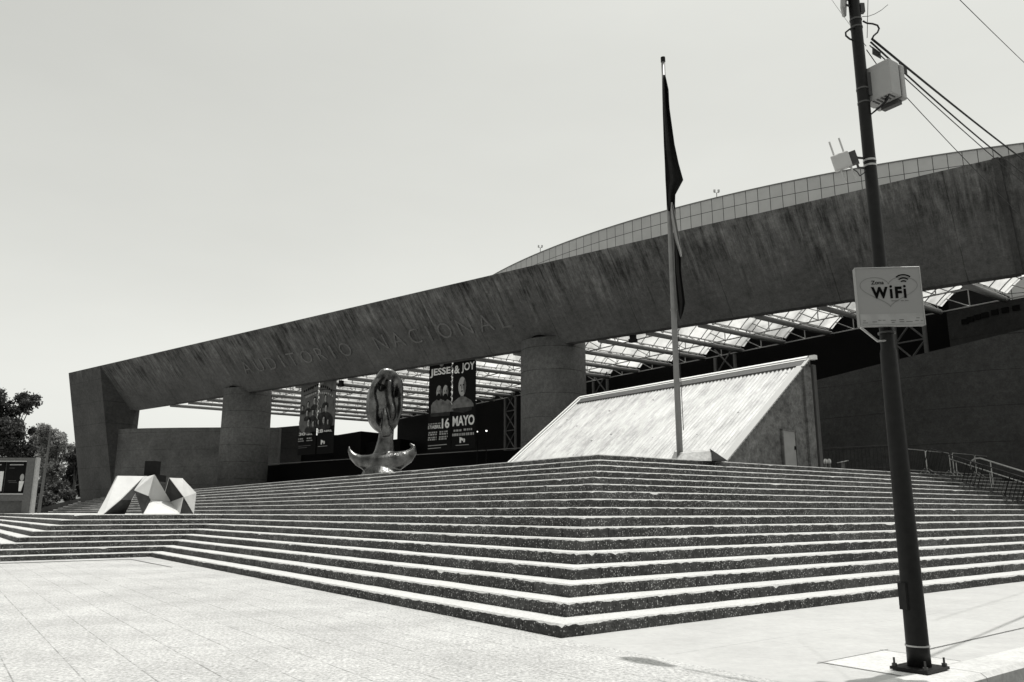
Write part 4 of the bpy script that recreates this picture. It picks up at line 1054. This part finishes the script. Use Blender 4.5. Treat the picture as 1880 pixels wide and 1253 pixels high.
def place_barrier(P, d, tilt, label, dark=False):
    global used
    o = bar0 if not used else copy_tree(bar0); used = True
    o.location = P; o.rotation_euler = Matrix.Rotation(rotdir(d), 4, 'Z').to_euler(); o['label'] = label
    if dark:
        for c in o.children: c.data = c.data.copy(); c.data.materials.clear(); c.data.materials.append(M_bars)
    if tilt: o.rotation_euler = (Matrix.Rotation(rotdir(d), 4, 'Z') @ Matrix.Rotation(tilt, 4, 'Y')).to_euler()
    return o
ords = ['first', 'second', 'third', 'fourth', 'fifth', 'sixth', 'seventh', 'eighth', 'ninth']
for i in range(8):
    q = 27.3 + 2.42 * i
    place_barrier(PQ(9.35 + .05 * math.sin(i * 2), q, TOPZ), (E2 * 2.3 + E1 * .06 * math.sin(i * 3)).normalized(), 0, 'steel crowd barrier along the top step, %s one right of the pole' % ords[i])
for i in range(3):
    p = 8.6 - 1.52 * i; q = 27.6 + .1 * i
    zz = TOPZ - i * 1.52 / W * RISE + .02
    place_barrier(PQ(p, q, zz), -E1, math.atan(RISE / W), 'dark steel crowd barrier tilted down the stairs, %s from the top' % ords[i], True)
for i in range(2):
    place_barrier(PQ(4.25, 27.0 + 2.4 * i, LZ), E2, 0, 'steel crowd barrier standing on the middle landing at the right edge, %s one' % ('nearer' if i == 0 else 'farther'), True)
# iron railing beside the gable
rl = empty('railing', PQ(fp + .3, qr - 1.2, TOPZ), 'dark iron railing starting in front of the gable end wall', 'railing')
RA = gz(1475, 826, 4.3); RB = gz(1660, 816.5, 4.3); RA.z = RB.z = 4.3
mb = MB(); mb.tube([RA, RB], .022, 6); mb.tube([RA - Vector((0, 0, .9)), RB - Vector((0, 0, .9))], .018, 6); mb.build('rail', M_bars, rl)
mb = MB(); nb = int((RB - RA).length / .15)
for i in range(nb + 1): P = RA.lerp(RB, i / nb); mb.tube([P, (P.x, P.y, TOPZ)], .009, 5)
mb.build('balusters', M_bars, rl)
# handrails down the stairs
for (q, pa_, za, pb, label, rr) in ((31.8, 9.3, 4.04, 5.9, 'thin bright handrail sloping down the steps', .026), (33.4, 8.6, 4.1, 3.2, 'thick bright handrail with curved top end at the right edge', .042)):
    sl = RISE / W; zb2 = za - (pa_ - pb) * sl
    e_ = empty('handrail', PQ(pa_, q, TOPZ), label, 'handrail', 'handrails on the steps')
    pts = [PQ(pa_, q, za), PQ(pb, q, zb2)]
    if rr > .03: pts = [PQ(pa_ + .5, q, za - .5), PQ(pa_ + .45, q, za - .15), PQ(pa_ + .25, q, za)] + pts
    mb = MB(); mb.tube(pts, rr, 10); mb.build('rail', M_steel, e_, smooth=True)
    for f_ in (.08, .5, .95):
        P = PQ(pa_, q, za).lerp(PQ(pb, q, zb2), f_); mb = MB(); mb.tube([P, (P.x, P.y, P.z - 1.05)], rr * .7, 8); mb.build('post', M_steel, e_)
# posts with pale tops by the wall
for px, lab in ((1515.5, 'short post with rounded pale top by the dark wall, left one of two'), (1522.5, 'short post with rounded pale top by the dark wall, right one of two')):
    P = gy(px, 848, 40); e_ = empty('bollard', (P.x, P.y, TOPZ), lab, 'post', 'pale topped posts')
    zt = gy(px, 851, 40).z; mb = MB(); mb.tube([(P.x, P.y, TOPZ), (P.x, P.y, zt)], .06, 8); mb.build('shaft', M_tube, e_)
    mb = MB(); mb.tube([(P.x, P.y, zt - .02), (P.x, P.y, zt + .06), (P.x, P.y, zt + .16), (P.x, P.y, zt + .22)], [.07, .095, .085, .03], 10); mb.build('cap', M_white, e_, smooth=True)
P = gy(1547, 848, 40); e_ = empty('lectern_table', (P.x, P.y, TOPZ), 'small white topped stand in the shadow of the dark wall', 'stand')
zt = gy(1547, 848, 40).z; mb = MB(); mb.box((P.x, P.y, zt), (.42, .4, .03), M=Matrix.Rotation(R(-12), 3, 'Y')); mb.build('top', M_white, e_)
mb = MB(); mb.tube([(P.x, P.y, TOPZ), (P.x, P.y, zt)], .1, 8); mb.build('leg', M_tube, e_)

# ------------------------------------------------------------------ poster wall and trees at the left
bbY = 62.; X0b = gy(0, 880, bbY).x - 5.5; X1b = gy(62, 880, bbY).x; ztop = gy(60, 841, bbY).z
bb = empty('poster_wall', ((X0b + X1b) / 2, bbY, LZ), 'grey concrete poster wall with dark glazed posters, cut by the left edge', 'billboard')
zb0, zb1 = gy(50, 915, bbY).z, gy(50, 848, bbY).z; xo = gy(48, 880, bbY).x
mb = MB()
mb.box(((X0b + X1b) / 2, bbY + .35, (LZ + ztop) / 2), (X1b - X0b, .3, ztop - LZ))
mb.box(((xo + X1b) / 2, bbY + .02, (LZ + ztop) / 2), (X1b - xo, .36, ztop - LZ)); mb.box(((X0b + xo) / 2, bbY + .02, (zb1 + ztop) / 2 + .03), (xo - X0b, .36, ztop - zb1 - .06))
z_l = gy(30, 907, bbY).z; mb.box(((X0b + xo) / 2, bbY + .02, (LZ + .9 + z_l) / 2), (xo - X0b, .36, z_l - LZ - .96))
mb.build('frame_wall', plain('poster_wall_concrete', .085, .85, var=.2), bb)
mb = MB(); mb.box((X1b + .06, bbY + .15, (LZ + ztop) / 2), (.12, .5, ztop - LZ + .05)); mb.build('edge_strip', plain('pale_edge', .28), bb)
pc = [(gy(8, 880, bbY).x, gy(46, 880, bbY).x), (gy(-32, 880, bbY).x, gy(5, 880, bbY).x)]
for i, (xa, xb) in enumerate(pc):
    mb = MB(); mb.box(((xa + xb) / 2, bbY + .12, (z_l + zb1) / 2 + .02), (xb - xa, .08, zb1 - z_l - .12)); hh = zb1 - z_l - .12
    f2 = lambda u, v, d=0.: Vector((xa + (xb - xa) * u, bbY + .075 - d, z_l + .08 + hh * v))
    for (u0, v0, u1, v1, m) in ((.15, .9, .82, .935, 3), (.15, .8, .4, .815, 2), (.15, .38, .55, .395, 2), (.2, .33, .6, .342, 2)): mb.poly([f2(u0, v0, .004), f2(u1, v0, .004), f2(u1, v1, .004), f2(u0, v1, .004)], m)
    if i == 0:
        mb.poly([f2(.72, .05, .005), f2(.84, .05, .005), f2(.94, .38, .005), f2(.70, .38, .005)], 4)
        mb.poly([f2(.82 + .1 * math.cos(2 * math.pi * k / 14), .5 + .12 * math.sin(2 * math.pi * k / 14), .006) for k in range(14)], 3)
    else: mb.poly([f2(.75, .05, .005), f2(.98, .05, .005), f2(.98, .7, .005), f2(.75, .7, .005)], 4)
    mb.build('poster', BANNER, bb)
mb = MB(); mb.box(((X0b + xo) / 2, bbY - .19, z_l - .02), (xo - X0b, .06, .08)); mb.box(((X0b + xo) / 2, bbY - .19, zb1 + .02), (xo - X0b, .06, .07)); mb.build('ledge', plain('pale_ledge', .35), bb)
# slim lamp post
lp = gy(76, 900, 80); e_ = empty('lamp_post', (lp.x, lp.y, LZ), 'slim grey lamp post in front of the pale tree', 'lamp post')
zt = gy(84, 790, 80).z; mb = MB(); mb.tube([(lp.x, lp.y, LZ), (lp.x + .25, lp.y, zt)], [.16, .09], 8); mb.build('post', plain('post_grey', .09), e_)
mb = MB(); mb.box((lp.x + .55, lp.y, zt), (.8, .25, .14)); mb.build('lamp', M_tube, e_)

def tree(name, base, H, crown, label, mat, seed, trunk_r=.35, leaf=.34, n=5200, group='trees beyond the steps', trunk=True):
    rnd = random.Random(seed); e = empty(name, base, label, 'tree' if trunk else 'shrub', group); B = Vector(base)
    if trunk:
        mb = MB()
        top = B + Vector((rnd.uniform(-.5, .5), 0, H * .62)); mb.tube([B - Vector((0, 0, .3)), B.lerp(top, .35) + Vector((.2, 0, 0)), B.lerp(top, .7), top], [trunk_r * 1.3, trunk_r, trunk_r * .8, trunk_r * .45], 9)
        for (cx, cy, cz, r_) in crown:
            tgt = B + Vector((cx, cy, cz)); st_ = B.lerp(top, rnd.uniform(.45, .95)); mid = st_.lerp(tgt, .5) + Vector((0, 0, .6))
            mb.tube([st_, mid, tgt], [trunk_r * .3, trunk_r * .16, .03], 6)
            for k in range(0):
                a = tgt + Vector((rnd.uniform(-1, 1), rnd.uniform(-1, 1), rnd.uniform(-.3, .8))) * r_ * .8; mb.tube([mid, a], [trunk_r * .16, .02], 5)
        mb.build('trunk', M_bark, e)
    mb = MB(); tot = sum(c[3] ** 2 for c in crown)
    for (cx, cy, cz, r_) in crown:
        ncl = max(9, int(12 + r_ * 8)); cl_ = []
        for k in range(ncl):
            d = Vector((rnd.gauss(0, 1), rnd.gauss(0, 1), rnd.gauss(0, .8))).normalized() * r_ * rnd.uniform(.2, 1.15); cl_.append((B + Vector((cx, cy, cz)) + d, r_ * rnd.uniform(.28, .6)))
        nl = int(n * r_ ** 2 / tot)
        for k in range(nl):
            c, cr2 = rnd.choice(cl_); d = Vector((rnd.gauss(0, 1), rnd.gauss(0, 1), rnd.gauss(0, .75))); d = d.normalized() * cr2 * rnd.random() ** .6 * rnd.choice((1, 1, 1.5))
            P = c + d; s = leaf * rnd.uniform(.5, 1.2); u = Vector((rnd.gauss(0, 1), rnd.gauss(0, 1), rnd.gauss(0, 1))).normalized(); v = u.cross(Vector((rnd.gauss(0, 1), rnd.gauss(0, 1), rnd.gauss(0, 1)))).normalized()
            i0 = len(mb.v); mb.v += [tuple(P - u * s * .5), tuple(P + v * s * .28), tuple(P + u * s * .5), tuple(P - v * s * .28)]; mb.face((i0, i0 + 1, i0 + 2, i0 + 3))
    mb.build('crown' if trunk else 'foliage', mat, e)
    return e
def crown_from(px_list, Y, base, zdepth=2.5, seed=1):
    rnd = random.Random(seed); out = []
    for (x, y, r) in px_list:
        P = gy(x, y, Y); k = Y / F * 1.0; out.append((P.x - base[0], rnd.uniform(-zdepth, zdepth), P.z - base[2], r * k))
    return out
tY = 118; b0 = (gy(12, 900, tY).x, tY, -.1)
tree('tree', b0, 20, crown_from([(4, 735, 20), (28, 727, 15), (48, 736, 13), (60, 745, 9), (40, 752, 12), (-14, 735, 20), (8, 752, 14), (-5, 780, 20), (16, 788, 20), (40, 790, 18), (56, 800, 15), (-10, 815, 26), (70, 815, 18), (30, 820, 26), (50, 835, 22), (-30, 770, 26), (84, 830, 16), (10, 845, 24), (70, 850, 20)], tY, b0, 3), 'tall dark tree with two tiers of foliage above the poster wall', M_leafD, 3, .45, .46, 46000)
tY = 112; b0 = (gy(98, 900, tY).x, tY, -.1)
tree('tree', b0, 14, crown_from([(88, 806, 14), (98, 793, 10), (112, 804, 12), (126, 810, 9), (134, 822, 9), (96, 825, 17), (118, 832, 14), (130, 845, 13), (80, 845, 16), (104, 860, 18), (90, 878, 15)], tY, b0, 2.5, 4), 'pale feathery tree between the poster wall and the left pylon', M_leafL, 8, .3, .4, 22000)
tY = 108; b0 = (gy(136, 900, tY).x, tY, -.1)
tree('tree', b0, 9, crown_from([(132, 840, 13), (140, 826, 10), (128, 862, 16), (142, 872, 18), (120, 885, 14), (138, 900, 17)], tY, b0, 2.5, 5), 'dense dark tree touching the foot of the left pylon', M_leafD, 9, .3, .4, 18000)
tY = 100; b0 = (gy(106, 915, tY).x, tY, 1.)
tree('shrub', b0, 4, crown_from([(92, 905, 12), (108, 900, 13), (122, 908, 12), (84, 918, 10), (102, 918, 13), (124, 922, 10)], tY, b0, 1.5, 6), 'rounded mid grey shrub below the pale tree', M_leafM, 10, .2, .34, 12000, 'shrubs at the left', False)
tY = 104; b0 = (gy(75, 915, tY).x, tY, 1.)
tree('shrub', b0, 4, crown_from([(70, 912, 14), (60, 900, 13), (78, 898, 12), (66, 928, 12), (85, 930, 10), (45, 925, 12)], tY, b0, 1.5, 6), 'dark low shrub just right of the poster wall', M_leafD, 11, .2, .34, 12000, 'shrubs at the left', False)
tY = 125; b0 = (gy(698, 800, tY).x, tY, 3)
tree('tree', b0, 12, crown_from([(672, 806, 4), (680, 803, 5), (688, 807, 5), (696, 812, 6)], tY, b0, .5, 7), 'small bush like tree top showing beside the bronze statue', M_leafD, 12, .15, .5, 900)
# planted bank behind the stairs
mb = MB(); pts = [gy(30, 946, 96), gy(60, 938, 97), gy(100, 926, 98), gy(160, 912, 99.5), gy(190, 910, 100)]
n_ = len(pts); top_ = [mb.vert(P) for P in pts]; back = [mb.vert(Vector(P) + Vector((-2, 14, -.3))) for P in pts]; bot_ = [mb.vert((P.x, P.y, -.2)) for P in pts]
for i in range(n_ - 1): mb.face((bot_[i], bot_[i + 1], top_[i + 1], top_[i])); mb.face((top_[i], top_[i + 1], back[i + 1], back[i]))
tag(mb.build('planted_bank', plain('dark_soil', .035, .95, var=.4, scale=1)), None, None, kind='structure')

for o in list(bpy.data.objects):
    if '_w' in o: del o['_w']
